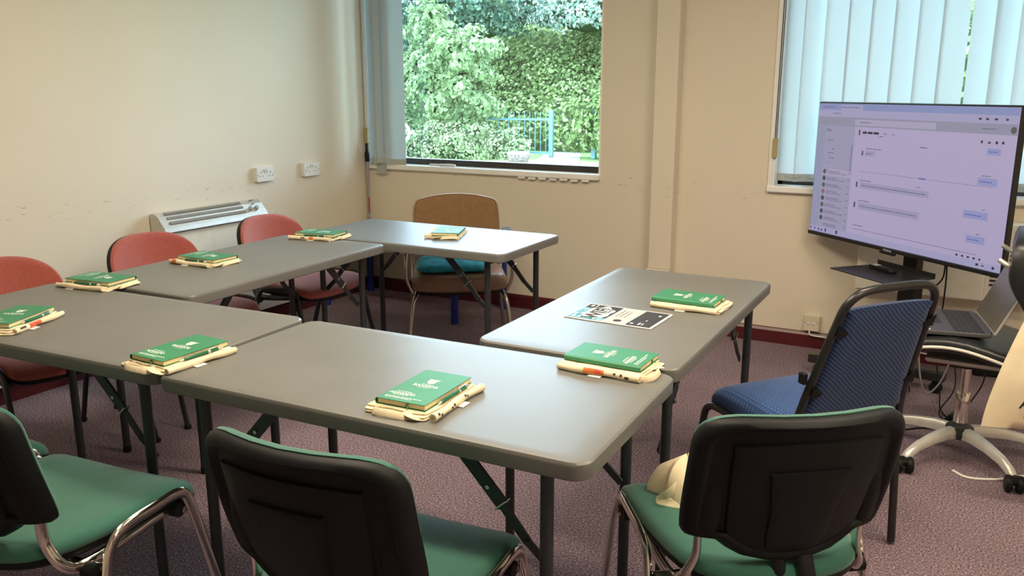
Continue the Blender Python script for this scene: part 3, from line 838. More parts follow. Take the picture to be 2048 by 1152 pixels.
mb = MB(); mb.tube(pts, .0125, 12, smooth=4); mb.build('back_frame', M['black_metal'], t)
pad_o = smooth_outline([(.155, .815), (.145, .838), (0, .843), (-.145, .838), (-.155, .815), (-.168, .68), (-.180, .53), (-.178, .47), (0, .462), (.178, .47), (.180, .53), (.168, .68)], 4)
mb = MB(); mb.pad(pad_o, [(.014, -.016, .003), (0, -.008), (0, .012), (.012, .026), (.035, .032, .004)], lambda x, y, z: bb(x, y, z)); mb.build('backrest', M['blue_stripe'], t, angle=60)
for s in (-1, 1):
    for h_ in (.770, .575):
        mb = MB(); w = bwid(h_)
        prof = [(w + .004, h_ + .022), (w - .028, h_ + .006), (w - .034, h_ - .004), (w - .028, h_ - .012), (w + .004, h_ - .014)]
        if s > 0: prof = prof[::-1]
        mb.loft([[bb(s * a, b, d) for a, b in prof] for d in (-.0215, -.0175)]); mb.build('fixing_tab', M['black_plastic'], t, smooth=False)
for s in (-1, 1):
    mb = MB(); mb.tube([(s * .222, .215, .010), (s * .222, .195, .20), (s * .222, .178, .345), (s * .220, .155, .385), (s * .218, .11, .395), (s * .210, 0, .385), (s * .209, -.23, .372)], .0125, 12, smooth=4)
    lg = mb.build('leg', M['black_metal'], t)
    mb = MB(); mb.lathe([(.014, 0), (.015, .016), (.0125, .022)], (s * .222, .216, 0), 12); mb.build('foot_cap', M['black_plastic'], lg)
mb = MB(); mb.tube([(-.21, .02, .384), (.21, .02, .384)], .010, 10); mb.tube([(-.205, -.21, .375), (.205, -.21, .375)], .010, 10); mb.build('crossbar', M['black_metal'], t)
mb = MB(); mb.box((-.212, -.268, .62), (.014, .026, .035), bev=.003); mb.build('linking_clip', M['black_plastic'], t)

# ------------------------------------------------------------------ brown armchair
t = thing('armchair', 'tan velour armchair with chrome legs and a teal cushion', 'chair', (1.31, -.844, 0), math.radians(215))
def ab(x, h, d): return (x, -.205 - .10 * (h - .45) / .37 + .45 * x * x + d, h)
o = smooth_outline([(.250, .56), (.252, .66), (.248, .75), (.232, .788), (.19, .803), (.10, .818), (0, .823), (-.10, .818), (-.19, .803), (-.232, .788), (-.248, .75), (-.252, .66), (-.250, .56), (-.22, .52), (0, .51), (.22, .52)], 3)
mb = MB(); mb.pad(o, [(.02, -.035), (.004, -.030), (0, -.012), (0, .022), (.006, .034), (.022, .038, .004)], ab); bk = mb.build('backrest', M['brown_fabric'], t, angle=60)
mb = MB(); ow = [ab(x * 1.003, .66 + (y - .66) * 1.003, .030) for x, y in o]; mb.tube(ow, .005, 6, closed=True); mb.build('welt', M['brown_leather'], bk)
so = smooth_outline([(.265, .10), (.258, .19), (.20, .235), (.10, .252), (0, .256), (-.10, .252), (-.20, .235), (-.258, .19), (-.265, .10), (-.262, -.05), (-.25, -.18), (-.20, -.22), (0, -.225), (.20, -.22), (.25, -.18), (.262, -.05)], 3)
mb = MB(); mb.pad(so, [(.05, .335), (.025, .338), (.004, .352), (0, .375), (0, .400), (.012, .424), (.035, .434, .006)]); mb.build('seat', M['brown_leather'], t)
mb = MB(); mb.pad(so, [(.045, .324), (.02, .326), (.02, .338)]); mb.build('seat_pan', M['black_plastic'], t)
for s in (-1, 1):
    mb = MB(); x = s * .272
    mb.tube([(s * .285, .265, .010), (s * .280, .235, .10), (s * .262, .205, .26), (s * .245, .175, .312), (s * .238, .10, .325), (s * .238, -.10, .325), (s * .245, -.17, .31), (s * .262, -.22, .24), (s * .285, -.285, .010)], .0115, 12, smooth=4)
    mb.build('leg', M['chrome_dull'], t)
    mb = MB()
    mb.tube([(s * .262, .165, .330), (s * .290, .170, .40), (s * .296, .165, .50), (s * .292, .13, .585), (s * .285, .04, .615), (s * .283, -.12, .615), (s * .270, -.20, .57), (s * .262, -.215, .42), (s * .262, -.19, .335)], .0105, 12, smooth=4)
    af = mb.build('arm_frame', M['chrome_dull'], t)
    mb = MB(); mb.pad(smooth_outline([(.024, .12), (0, .14), (-.024, .12), (-.026, 0), (-.022, -.12), (0, -.135), (.022, -.12), (.026, 0)], 3), [(.004, .620), (0, .626), (0, .636), (.006, .643)], lambda a, b, z: (a + s * .285, b, z)); mb.build('armrest', M['black_plastic'], af)
o = smooth_outline([(.19, .17), (0, .185), (-.19, .17), (-.205, 0), (-.185, -.16), (0, -.17), (.185, -.16), (.205, 0)], 4)
mb = MB(); mb.pad(o, [(.05, .441), (.01, .449), (0, .462), (.01, .475), (.04, .488, .018)], lambda x, y, z: (x + .03, y + .02, z + .004 * math.sin(x * 40) * math.cos(y * 31)))
cu = mb.build('seat_cushion', M['teal'], loc=(1.31, -.844, 0.0), rot=(0, 0, math.radians(215))); tag(cu, 'teal cotton cushion lying on the seat of the armchair', 'cushion')

# ================================================================== NOTEBOOKS, TOTE BAGS, PENS
def crest(mb, cx, cy, z, k=1.0):
    # shield with a chief band and three little charges, left as gaps between raised ink shapes
    sh = [(-.011, .012), (.011, .012), (.011, .001), (.008, -.008), (0, -.014), (-.008, -.008), (-.011, .001)]
    def poly(pts): mb.add([(cx + x * k, cy + y * k, z) for x, y in pts], [list(range(len(pts) - 1, -1, -1))])
    poly([(-.011, .012), (.011, .012), (.011, .0065), (-.011, .0065)])
    poly([(-.011, .0055), (-.0008, .0055), (-.0008, -.0125), (-.008, -.0075), (-.011, .0005)])
    poly([(.0008, .0055), (.0095, .0045), (.0075, -.001), (.010, -.0035), (.0075, -.0075), (.0008, -.0125)])
    poly([(-.014, .0145), (.014, .0145), (.015, .0135), (-.015, .0135)])
NB = (.066, .1075)
BOOK_TXT = None
def book_print(parent):
    global BOOK_TXT
    if BOOK_TXT is None:
        mb = MB(); z = 0
        crest(mb, 0, .034, z, 1.15)
        add_text(mb, 'PRIFYSGOL', .0066, (0, .0135, z))
        add_text(mb, 'BANGOR', .0175, (0, .003, z), font_scale=(.92, 1), bold=.0004)
        add_text(mb, 'UNIVERSITY', .0066, (0, -.008, z))
        add_text(mb, 'ADNODD', .0150, (-.022, -.062, z), bold=.0004)
        # two lines of tiny print too small to read
        for r in range(2):
            x = -.052
            for w in ([.008, .005, .012, .007, .010, .006, .009, .012, .007] if r == 0 else [.010, .007, .005, .011, .008, .012, .004]):
                mb.add([(x, -.086 - r * .0065, z), (x + w, -.086 - r * .0065, z), (x + w, -.083 - r * .0065, z), (x, -.083 - r * .0065, z)], [[0, 1, 2, 3]])
                x += w + .0022
        for y_ in (-.051, -.072):
            mb.add([(-.042, y_, z), (-.002, y_, z), (-.002, y_ + .0022, z), (-.042, y_ + .0022, z)], [[0, 1, 2, 3]])
        BOOK_TXT = mb
    o = MB(); o.v = list(BOOK_TXT.v); o.f = list(BOOK_TXT.f); o.m = list(BOOK_TXT.m)
    return o.build('cover_print', M['print'], parent, smooth=False)

def notebook(x, y, rz, z, label, tilt=0.0):
    t = thing('notebook', label, 'notebook', (x, y, z), rz, 'green notebooks laid out on the tables')
    t.rotation_euler = (tilt, 0, rz)
    a, b = NB
    # cover: back board, rounded spine, front board
    prof = [(a, 0), (-a + .004, 0), (-a, .003), (-a - .001, .0075), (-a, .012), (-a + .004, .015), (a, .015), (a, .0136), (-a + .005, .0136), (-a + .0015, .011), (-a + .0008, .0075), (-a + .0015, .004), (-a + .005, .0014), (a, .0014)]
    mb = MB(); mb.loft([[(px, s, pz) for px, pz in prof] for s in (-b, -b + .003, b - .003, b)]); mb.build('cover', M['notebook'], t, smooth=False)
    mb = MB(); mb.box((.0015, 0, .0075), (2 * a - .007, 2 * b - .005, .0118), bev=.001); mb.build('page_block', M['pages'], t, smooth=False)
    mb = MB(); mb.box((.018, -b + .001, .0075), (.006, .003, .006)); mb.tube([(.02, -b + .004, .0075), (.022, -b - .004, .006), (.024, -b - .007, .003)], .0014, 6); mb.build('ribbon_marker', M['notebook'], t)
    o = book_print(t); o.location = (0, 0, .0153)
    return t

def tote(x, y, rz, label, seed=0, roll='R', ink=None, loops=(-1,), w=.082, h=.122, sag=0):
    """folded canvas tote lying flat: several wavy layers, a rolled edge, handle loops, a care tag"""
    R = random.Random(seed)
    t = thing('tote_bag', label, 'bag', (x, y, TH), rz, 'folded canvas tote bags under the notebooks')
    z0 = .0005
    lay = [(1.0, .0045), (.96, .0045), (.92, .004)]
    for k, (sc, th) in enumerate(lay):
        base = rrect(w * sc + R.uniform(-.004, .004), h * sc + R.uniform(-.005, .005), .008, 3, 5)
        ph = R.uniform(0, 6); dx, dy = R.uniform(-.005, .005), R.uniform(-.006, .006)
        out = [(px + dx + .0025 * math.sin(py * 55 + ph), py + dy + .003 * math.sin(px * 60 + ph * 2)) for px, py in base]
        amp = .0012
        def df(px, py, pz, ph=ph, k=k):
            e = max(abs(px) / w, abs(py) / h)
            return (px, py, max(.0002, pz + amp * math.sin(px * 70 + ph) * math.cos(py * 60 + ph) * min(1, e)))
        mb = MB(); mb.pad(out, [(.0025, z0), (0, z0 + th * .3), (0, z0 + th * .7), (.0025, z0 + th)], df, inner=(.9, .6, .3)); mb.build('fold', M['canvas'], t, angle=70)
        z0 += th + .0004
    # rolled long edge
    s = 1 if roll == 'R' else -1
    mb = MB(); n = 9; pts = []; rad = []
    for i in range(n):
        u = i / (n - 1)
        pts.append((s * (w + .006 + .003 * math.sin(u * 7 + seed)), -h * .95 + 2 * h * .93 * u, .0095 + .0012 * math.sin(u * 9 + seed)))
        rad.append(.0088 + .0012 * math.sin(u * 12 + seed * 2))
    mb.tube(pts, rad, 12, smooth=2); rl = mb.build('rolled_edge', M['canvas'], t)
    # disc coloured darker for the shade inside the roll's open end
    mb = MB(); e = Vector(pts[0]); mb.cyl(e + Vector((0, -.0003, 0)), e + Vector((0, .003, 0)), .0055, 10); mb.build('roll_end_shade', M['canvas_shade'], rl)
    # handle loops poking out of the short ends
    for L in loops:
        sg = 1 if L > 0 else -1
        x0 = R.uniform(-.03, .0); d = R.uniform(.012, .022)
        mb = MB()
        mb.tube([(x0 - .045, sg * (h - .03), .006), (x0 - .05, sg * (h + .004), .008), (x0 - .03, sg * (h + d), .012), (x0 + .012, sg * (h + d * .8), .010), (x0 + .035, sg * (h + d * .25), .007), (x0 + .03, sg * (h - .03), .006)], .0018, 8, smooth=4, r2=.0085, up=(0, 1, 0))
        mb.build('handle', M['canvas'], t)
        mb = MB(); mb.tube([(x0 + .02, sg * (h - .02), .010), (x0 + .045, sg * (h + .004), .012), (x0 + .066, sg * (h - .002), .006), (x0 + .055, sg * (h - .03), .004)], .0016, 8, smooth=4, r2=.009, up=(0, 0, 1))
        mb.build('handle', M['canvas'], t)
    mb = MB(); mb.box((s * (w + .014), -.02 + R.uniform(-.03, .03), .002), (.022, .034, .0012), (0, s * .05, 0)); mb.build('care_tag', M['paper'], t, smooth=False)
    if ink:
        mb = MB(); ph = []
        for (u0, u1, c) in ink:
            m = MB(); seg = 6
            q0 = -h * .95 + 2 * h * .93 * u0; q1 = -h * .95 + 2 * h * .93 * u1
            rings = []; ph0 = R.uniform(0, .7)
            for i in range(4):
                yv = q0 + (q1 - q0) * i / 3; u = (yv + h * .95) / (2 * h * .93)
                cxx = s * (w + .006 + .003 * math.sin(u * 7 + seed)); czz = .0095 + .0012 * math.sin(u * 9 + seed); rr_ = .0088 + .0012 * math.sin(u * 12 + seed * 2) + .0006
                rings.append([(cxx + s * rr_ * math.cos(a), yv, czz + rr_ * math.sin(a)) for a in [(-.55 if c == 'print_red' else -.3 + ph0) + j * (.42 if c == 'print_red' else .16) for j in range(5)]])
            vs = [p for r in rings for p in r]; fs = []
            for i in range(3):
                for j in range(4): fs.append([i * 5 + j, i * 5 + j + 1, (i + 1) * 5 + j + 1, (i + 1) * 5 + j])
            m.add(vs, fs); m.build('printed_patch', M[c], rl)
    return t

def pen(x, y, z, rz, label):
    t = thing('ballpoint_pen', label, 'pen', (x, y, z), rz, 'green pens beside the notebooks')
    mb = MB(); mb.lathe([(.002, 0), (.0045, .008), (.005, .02), (.005, .115), (.0045, .118)], seg=12, axis=(0, 1, 0)); mb.build('barrel', M['pen'], t)
    mb = MB(); mb.lathe([(.0008, -.008), (.0028, 0), (.0032, .004)], seg=10, axis=(0, 1, 0)); mb.build('tip', M['silver'], t)
    mb = MB(); mb.lathe([(.0054, .082), (.0054, .090)], seg=12, axis=(0, 1, 0)); mb.lathe([(.0048, .114), (.0048, .124), (.003, .126), (.003, .134)], seg=10, axis=(0, 1, 0)); mb.box((0, .104, .0068), (.003, .036, .0016), bev=.0005)
    mb.build('clip', M['silver'], t)
    return t

BZ = TH + .0145
def setup(x, y, deg, lab, seed, roll='R', ink=None, loops=(-1,), pens=True, where='', bag=None):
    a = math.radians(deg); c, s = math.cos(a), math.sin(a)
    def W(px, py): return (x + c * px - s * py, y + s * px + c * py)
    bx, by = W(*(bag or (.004, -.006)))
    tote(bx, by, a, 'folded cream canvas bag under the notebook ' + where, seed, roll, ink, loops)
    notebook(x, y, a, BZ, 'green hardback notebook ' + where)
    if pens:
        sg = 1 if roll == 'R' else -1
        px, py = W(sg * .0735, -.055)
        pen(px, py, TH + .0195, a, 'green ballpoint pen beside the notebook ' + where)
setup(2.805, -3.335, 3, '', 1, ink=[(.05, .08, 'print_black'), (.10, .13, 'print_black'), (.33, .36, 'print_black'), (.38, .41, 'print_black'), (.62, .65, 'print_black'), (.66, .68, 'print_black')], where='on the nearest table, alone in its middle')
setup(2.045, -3.395, -1, '', 2, ink=None, where='by the fully visible green chair seat')
setup(3.092, -2.888, 89, '', 3, roll='L', ink=[(.42, .66, 'print_red'), (.28, .31, 'print_black'), (.20, .23, 'print_black'), (.12, .17, 'print_black')], loops=(-1,), pens=False, where='straddling two tables near the poster', bag=(-.012, -.004))
setup(3.072, -2.158, 89, '', 4, roll='L', ink=None, loops=(), pens=False, where='beyond the poster, toward the television', bag=(-.004, -.010))
setup(1.058, -2.922, -83, '', 5, loops=(1,), where='beside the closest red chair')
setup(1.070, -2.428, -90, '', 6, ink=[(.10, .22, 'print_red')], loops=(1,), where='beside the middle red chair')
setup(1.072, -1.722, -80, '', 7, ink=[(.3, .4, 'print_black'), (.5, .6, 'print_red')], loops=(1,), where='beside the farthest red chair')
setup(1.590, -1.365, 202, '', 8, pens=False, loops=(1,), where='in front of the brown armchair')
setup(1.305, -3.405, 22, '', 9, ink=[(.28, .5, 'print_red'), (.08, .2, 'print_black')], loops=(-1,), where='cut off at the picture edge')

# ------------------------------------------------------------------ poster
t = thing('printed_poster', 'laminated printed sheet lettered wifi on the table by the notebooks', 'poster', (2.922, -2.415, TH + .0012), math.radians(88.5))
# local: x across the sheet (reading direction), y up the sheet
mb = MB(); n = 12
W_, H_ = .100, .148
def wob(x, y): return .0012
outl = rrect(W_, H_, .004, 2, 8)
R = random.Random(5)
outl = [(px + (R.uniform(-.0018, .0018) if abs(px) > W_ - .001 or py > H_ - .001 else 0), py + R.uniform(-.0015, .0015)) for px, py in outl]
mb.pad(outl, [(0, 0), (0, .0012)], lambda a, b, z: (a, b, z + wob(a, b) - .0012)); mb.build('sheet', M['paper'], t, smooth=False)
def flat(name, m, polys, z):
    mb = MB()
    for pl in polys: mb.add([(a, b, z + wob(a, b)) for a, b in pl], [list(range(len(pl)))])
    return mb.build(name, m, t, smooth=False)
flat('dark_print', M['poster_dark'], [[(-.092, .020), (.092, .020), (.092, .140), (-.092, .140)], [(-.092, -.140), (.092, -.140), (.092, -.060), (-.092, -.060)]], .0006)
flat('photo_print', M['poster_blue'], [[(-.092, .060), (-.02, .075), (.03, .10), (.05, .140), (-.092, .140)], [(-.092, .02), (-.06, .02), (-.05, .06), (-.092, .06)]], .0008)
flat('cloud_print', M['print'], [[(.0 + (.076 + .008 * math.cos(a * 5)) * math.cos(a), .070 + (.044 + .005 * math.cos(a * 6)) * math.sin(a)) for a in [2 * PI * k / 40 for k in range(40)]]], .0010)
flat('pink_print', M['poster_pink'], [[(-.092, -.056), (.092, -.056), (.092, .014), (-.092, .014)]], .0007)
flat('light_streaks', M['print'], [[(-.088, .120), (-.03, .128), (-.03, .133), (-.088, .126)], [(-.085, .098), (-.062, .102), (-.062, .108), (-.085, .104)], [(-.088, .05), (-.07, .05), (-.07, .055), (-.088, .056)]], .0012)
mb = MB()
add_text(mb, 'Wi', .072, (-.034, .069, .0012 + .0014), bold=.0026)
mb.v = list(mb.v)
add_text(mb, 'Fi', .056, (.036, .069, .0012 + .0014), bold=.0024)
for a0, a1, b0, b1 in ((.008, .066, .093, .098), (.008, .066, .041, .046), (.006, .011, .041, .098), (.062, .067, .041, .098)):
    mb.add([(a0, b0, .0024), (a1, b0, .0024), (a1, b1, .0024), (a0, b1, .0024)], [[0, 1, 2, 3]])
mb.build('wifi_lettering', M['poster_dark'], t, smooth=False)
mb = MB()
for k, (yy, x0, x1) in enumerate([(.0, -.02, .07), (-.014, -.02, .06), (-.028, -.02, .05), (-.124, -.02, .02)]):
    x = x0
    while x < x1:
        w = R.uniform(.004, .010); mb.add([(x, yy, .0022), (x + w, yy, .0022), (x + w, yy + .0035, .0022), (x, yy + .0035, .0022)], [[0, 1, 2, 3]]); x += w + .002
mb.add([(-.062 + .014 * math.cos(2 * PI * k / 20), -.022 + .014 * math.sin(2 * PI * k / 20), .0022) for k in range(20)], [list(range(20))])
mb.build('small_print', M['poster_dark'], t, smooth=False)
mb = MB()
for (x, y, w, hh) in ((-.075, -.078, .012, .010), (-.078, -.100, .026, .006), (-.078, -.110, .022, .004), (-.03, -.106, .016, .003), (.045, -.125, .014, .008), (.062, .118, .018, .010), (.058, .104, .026, .004)):
    mb.add([(x, y, .0024), (x + w, y, .0024), (x + w, y + hh, .0024), (x, y + hh, .0024)], [[0, 1, 2, 3]])
mb.build('white_print', M['print'], t, smooth=False)

# ------------------------------------------------------------------ marker pen on the sill
t = thing('marker_pen', 'two white marker pens taped together lying on the window sill', 'pen', (.66, -.012, .9185), .06)
mb = MB(); mb.lathe([(.006, -.10), (.008, -.095), (.008, -.01), (.0095, -.008), (.0095, .098), (.006, .102)], (0, 0, .0097), 14, axis=(1, 0, 0)); mb.build('barrel', M['socket'], t)
mb = MB(); mb.lathe([(.0095, -.012), (.0100, -.012), (.0100, .0), (.0095, .0)], (0, 0, .0101), 14, axis=(1, 0, 0)); mb.build('band', M['silver'], t)
mb = MB(); mb.box((.055, 0, .0205), (.05, .005, .002), bev=.0008); mb.build('clip', M['socket'], t)

# ================================================================== TELEVISION ON A WHEELED STAND
tv = thing('television_stand', 'large flat television showing a chat window on a black wheeled stand', 'television', (3.552, -.507, 0), -.735)
TVW, TVH, TZ = 1.224, .70, .669
mb = MB(); mb.box((0, .018, TZ + TVH / 2), (TVW, .030, TVH), bev=.005); mb.build('screen_housing', M['tv_bezel'], tv)
mb = MB(); mb.box((0, .055, TZ + .26), (.82, .06, .40), bev=.02); mb.build('rear_housing', M['black_plastic'], tv)
mb = MB(); mb.box((0, -.001, TZ + .009), (TVW, .012, .018), bev=.002); mb.build('lower_bezel', M['tv_bezel'], tv)
mb = MB(); mb.box((-.02, -.004, TZ - .006), (.10, .014, .014), bev=.004); mb.build('sensor_lip', M['tv_bezel'], tv)
mb = MB(); add_text(mb, 'Hisense', .017, (0, 0, 0)); mb.xform(Matrix.Translation((-.02, -.0078, TZ + .008)) @ Matrix.Rotation(PI / 2, 4, 'X')); mb.build('maker_lettering', M['print'], tv, smooth=False)
SW, SH = TVW / 2 - .008, TVH - .028
sz0 = TZ + .020
scr = MB(); scr.box((0, .0015, sz0 + SH / 2), (2 * SW, .002, SH)); scrn = scr.build('screen', emis('screen_lilac', (.385, .335, .50), 1.0, .22), tv, smooth=False)
EM = {
 'side': emis('screen_sidebar', (.30, .28, .41), 1.0, .22), 'rail': emis('screen_rail', (.26, .27, .40), 1, .22),
 'tab': emis('screen_tab_bar', (.22, .25, .45), 1, .22), 'tool': emis('screen_toolbar', (.33, .31, .47), 1, .22),
 'head': emis('screen_header', (.26, .25, .34), 1, .22), 'field': emis('screen_field', (.35, .32, .45), 1, .22),
 'bub': emis('screen_bubble', (.30, .28, .42), 1, .22), 'bubme': emis('screen_own_bubble', (.26, .27, .48), 1, .22),
 'ink': emis('screen_text', (.13, .12, .20), 1, .22), 'dark': emis('screen_dark_text', (.03, .03, .06), 1, .22),
 'blue': emis('screen_blue_text', (.10, .12, .38), 1, .22), 'task': emis('screen_taskbar', (.33, .31, .48), 1, .22)}
for i_, e_ in enumerate(('av1', 'av2', 'av3')): EM[e_] = emis('screen_avatar_' + 'abc'[i_], [(.10, .09, .09), (.22, .12, .12), (.05, .07, .10)][i_], 1, .22)
def ui(name, key, rects, lev, par=scrn):
    """rects in screen fractions: x0,y0,x1,y1 with y down"""
    mb = MB(); d = -.0002 - lev * .0004
    for x0, y0, x1, y1 in rects:
        X0, X1 = -SW + 2 * SW * x0, -SW + 2 * SW * x1; Z0, Z1 = sz0 + SH * (1 - y1), sz0 + SH * (1 - y0)
        mb.add([(X0, d, Z0), (X1, d, Z0), (X1, d, Z1), (X0, d, Z1)], [[0, 1, 2, 3]])
    return mb.build(name, EM[key], par, smooth=False, kind='stuff' if len(rects) > 4 else None)
def words(x, y, n, hgt, R, w=(.006, .018), gap=.003, xmax=1):
    o = []
    for _ in range(n):
        ww = R.uniform(*w)
        if x + ww > xmax: break
        o.append((x, y, x + ww, y + hgt)); x += ww + gap
    return o
R = random.Random(11)
ui('tab_bar', 'tab', [(0, 0, 1, .048)], 1)
ui('open_tab', 'task', [(.14, .008, .27, .048)], 2)
ui('tool_bar', 'tool', [(0, .048, 1, .10)], 1)
ui('header_bar', 'head', [(0, .10, 1, .165)], 1)
ui('search_field', 'field', [(.23, .112, .655, .155)], 2)
ui('icon_rail', 'rail', [(0, .165, .05, .955)], 1)
ui('chat_list', 'side', [(.05, .165, .235, .955)], 1)
ui('task_bar', 'task', [(0, .955, 1, 1)], 2)
ui('scroll_bar', 'ink', [(.222, .30, .226, .50)], 3)
ui('active_chat', 'field', [(.055, .495, .232, .548)], 2)
for q_ in [(.305, .335, .36, .37), (.29, .565, .655, .61), (.29, .715, .62, .765)]: ui('message_bubble', 'bub', [q_], 1)
for q_ in [(.89, .25, .945, .29), (.865, .432, .945, .48), (.82, .645, .925, .695), (.845, .80, .925, .848)]: ui('own_bubble', 'bubme', [q_], 1)
L1 = words(.145, .024, 7, .006, R, xmax=.25) + words(.03, .024, 5, .006, R, xmax=.12) + words(.09, .07, 7, .006, R, xmax=.16) + words(.26, .13, 6, .006, R, xmax=.33) + words(.86, .13, 5, .006, R, xmax=.93)
for r in range(9):
    y = .512 + r * .0515
    L1 += words(.085, y, 5, .006, R, xmax=.20 - R.uniform(0, .05)) + words(.085, y + .014, 7, .005, R, xmax=.215) + [(.215, y, .228, y + .005)]
L1 += words(.07, .275, 3, .006, R) + words(.10, .34, 1, .006, R) + words(.08, .37, 2, .006, R) + words(.09, .41, 2, .006, R) + words(.09, .445, 1, .006, R) + words(.07, .50, 2, .006, R)
L1 += [(.28, .485, .62, .487), (.64, .485, .93, .487), (.27, .915, .90, .918), (.27, .885, .29, .890), (.29, .885, .33, .890)]
L1 += words(.31, .315, 5, .006, R, xmax=.42) + words(.59, .275, 1, .006, R, w=(.03, .04)) + words(.31, .35, 2, .006, R) + words(.29, .548, 4, .006, R, xmax=.38) + words(.30, .585, 30, .006, R, xmax=.645) + words(.29, .697, 4, .006, R, xmax=.38) + words(.30, .738, 30, .006, R, xmax=.61)
L1 += words(.88, .418, 3, .005, R, xmax=.94) + words(.90, .628, 1, .005, R) + words(.885, .785, 1, .005, R)
ui('small_text', 'ink', L1, 3)
ui('blue_text', 'blue', [(.60, .481, .635, .490)] + words(.897, .268, 2, .006, R, xmax=.94) + words(.875, .453, 4, .007, R, xmax=.935) + words(.83, .668, 5, .007, R, xmax=.915) + words(.853, .822, 4, .007, R, xmax=.92) + [(.07, .972, .085, .988), (.002, .965, .012, .985)], 3)
ui('contact_name', 'dark', words(.28, .196, 3, .016, R, w=(.022, .034), gap=.005), 3)
ui('icons', 'dark', [(.375, .222, .395, .226), (.84, .068, .852, .08), (.87, .068, .882, .08), (.905, .068, .918, .08), (.95, .068, .96, .08), (.86, .205, .868, .222), (.89, .21, .90, .222), (.92, .205, .93, .222), (.945, .205, .955, .22), (.81, .935, .82, .947), (.835, .935, .845, .947), (.86, .935, .87, .947), (.885, .935, .895, .947), (.91, .935, .918, .947), (.90, .968, .912, .982), (.925, .972, .935, .98), (.03, .967, .036, .985), (.055, .968, .062, .986), (.10, .962, .108, .988), (.17, .960, .18, .988), (.968, .968, .978, .985)], 3)
mb = MB(); 
for tx, sz, x, y in (('Chat', .020, .075, .20), ('Chat', .013, .405, .205), ('Files', .011, .45, .207), ('Today', .010, .60, .545)):
    add_text(mb, tx, sz, (-SW + 2 * SW * x, sz0 + SH * (1 - y), 0))
mb.v = [(x, -.0016, y) for x, y, z in mb.v]
mb.build('screen_lettering', EM['dark'], scrn, smooth=False)
def discs(name, key, lst):
    for x, y, r in lst:
        mb = MB()
        mb.add([(-SW + 2 * SW * x + r * math.cos(2 * PI * k / 14), -.0018, sz0 + SH * (1 - y) + r * math.sin(2 * PI * k / 14)) for k in range(14)], [list(range(14))])
        mb.build(name, EM[key], scrn, smooth=False)
discs('avatar', 'av1', [(.068, .52 + .0515 * k, .0125) for k in (0, 2, 5)] + [(.985, .135, .014)])
discs('avatar', 'av2', [(.068, .52 + .0515 * k, .0125) for k in (3,)])
discs('avatar', 'av3', [(.068, .52 + .0515 * k, .0125) for k in (1, 4, 6, 7)])
for q_ in [(.258, .185, .266, .225), (.285, .335, .293, .37), (.268, .565, .277, .605), (.265, .715, .274, .755)]: ui('portrait', 'av3', [q_], 3)
# stand
mb = MB(); mb.box((.035, .105, .70), (.085, .045, 1.24), bev=.006); mb.build('column', M['black_metal'], tv)
mb = MB(); mb.box((.035, .085, .98), (.42, .02, .10), bev=.004); mb.box((-.13, .080, .98), (.035, .02, .44), bev=.004); mb.box((.20, .080, .98), (.035, .02, .44), bev=.004); mb.build('mounting_bracket', M['black_metal'], tv)
mb = MB(); mb.pad(rrect(.180, .145, .006, 2, 1), [(0, .588), (0, .592)], lambda a, b, z: (a + .070, b - .115, z)); mb.box((.070, .028, .602), (.36, .004, .024)); mb.build('shelf', M['black_metal'], tv, smooth=False)
mb = MB(); mb.box((.035, .05, .575), (.05, .12, .022), bev=.003); mb.box((.035, .105, .46), (.10, .06, .16), bev=.006); mb.build('shelf_bracket', M['black_metal'], tv)
Rb = Matrix.Rotation(.735 - .04, 3, 'Z')
for dx, dy in ((.165, -.03), (-.42, -.03), (.0, .27), (.0, -.27)):
    d = Rb @ Vector((dx, dy, 0)); c0 = Vector((.045, .105, .085)); L_ = d.length
    mid = c0 + d / 2; an = math.atan2(d.y, d.x)
    mb = MB(); mb.box(mid, (L_ + .05, .055, .045), Matrix.Rotation(an, 3, 'Z'), bev=.004); lg = mb.build('base_leg', M['black_metal'], tv)
    e_ = c0 + d * .93
    sd_ = Matrix.Rotation(an, 3, 'Z') @ Vector((0, .012, 0))
    mb = MB(); mb.cyl((e_.x - sd_.x, e_.y - sd_.y, .029), (e_.x + sd_.x, e_.y + sd_.y, .029), .029, 18); mb.box((e_.x, e_.y, .058), (.03, .03, .03), Matrix.Rotation(an, 3, 'Z'), bev=.004); mb.build('caster', M['black_plastic'], lg)
pa = thing('power_adapter', 'black power adapter lying by the skirting under the office chair', 'adapter', (4.03, -.075, 0), .2)
mb = MB(); mb.box((0, 0, .022), (.15, .07, .042), bev=.010); mb.build('casing', M['black_plastic'], pa)
mb = MB(); mb.tube([(.07, 0, .02), (.12, .01, .03), (.15, -.03, .01), (.20, -.05, .005)], .003, 6, smooth=4); mb.build('lead', M['grey_cable'], pa)

rm = thing('remote_control', 'black remote control with pale buttons on the television shelf', 'remote control', (3.552, -.507, .5925), -.735)
rm.location = (3.527, -.575, .5925); rm.rotation_euler = (0, 0, -.735 + 1.48)
mb = MB(); mb.pad(rrect(.022, .085, .018, 4, 3), [(.004, 0), (0, .004), (0, .012), (.004, .017)]); mb.build('casing', M['black_plastic'], rm)
mb = MB()
for r in range(4):
    for c_ in range(3): mb.box((-.012 + c_ * .012, .066 - r * .012, .0176), (.0065, .005, .0015), bev=.0006)
mb.build('pale_buttons', M['paper'], rm)
mb = MB()
for r in range(5):
    for c_ in range(3): mb.box((-.012 + c_ * .012, .008 - r * .014, .0176), (.007, .006, .002), bev=.0006)
mb.lathe([(.010, .017), (.010, .0185), (.006, .0185)], (0, -.002, 0), 14); mb.build('dark_buttons', M['lap_key'], rm)

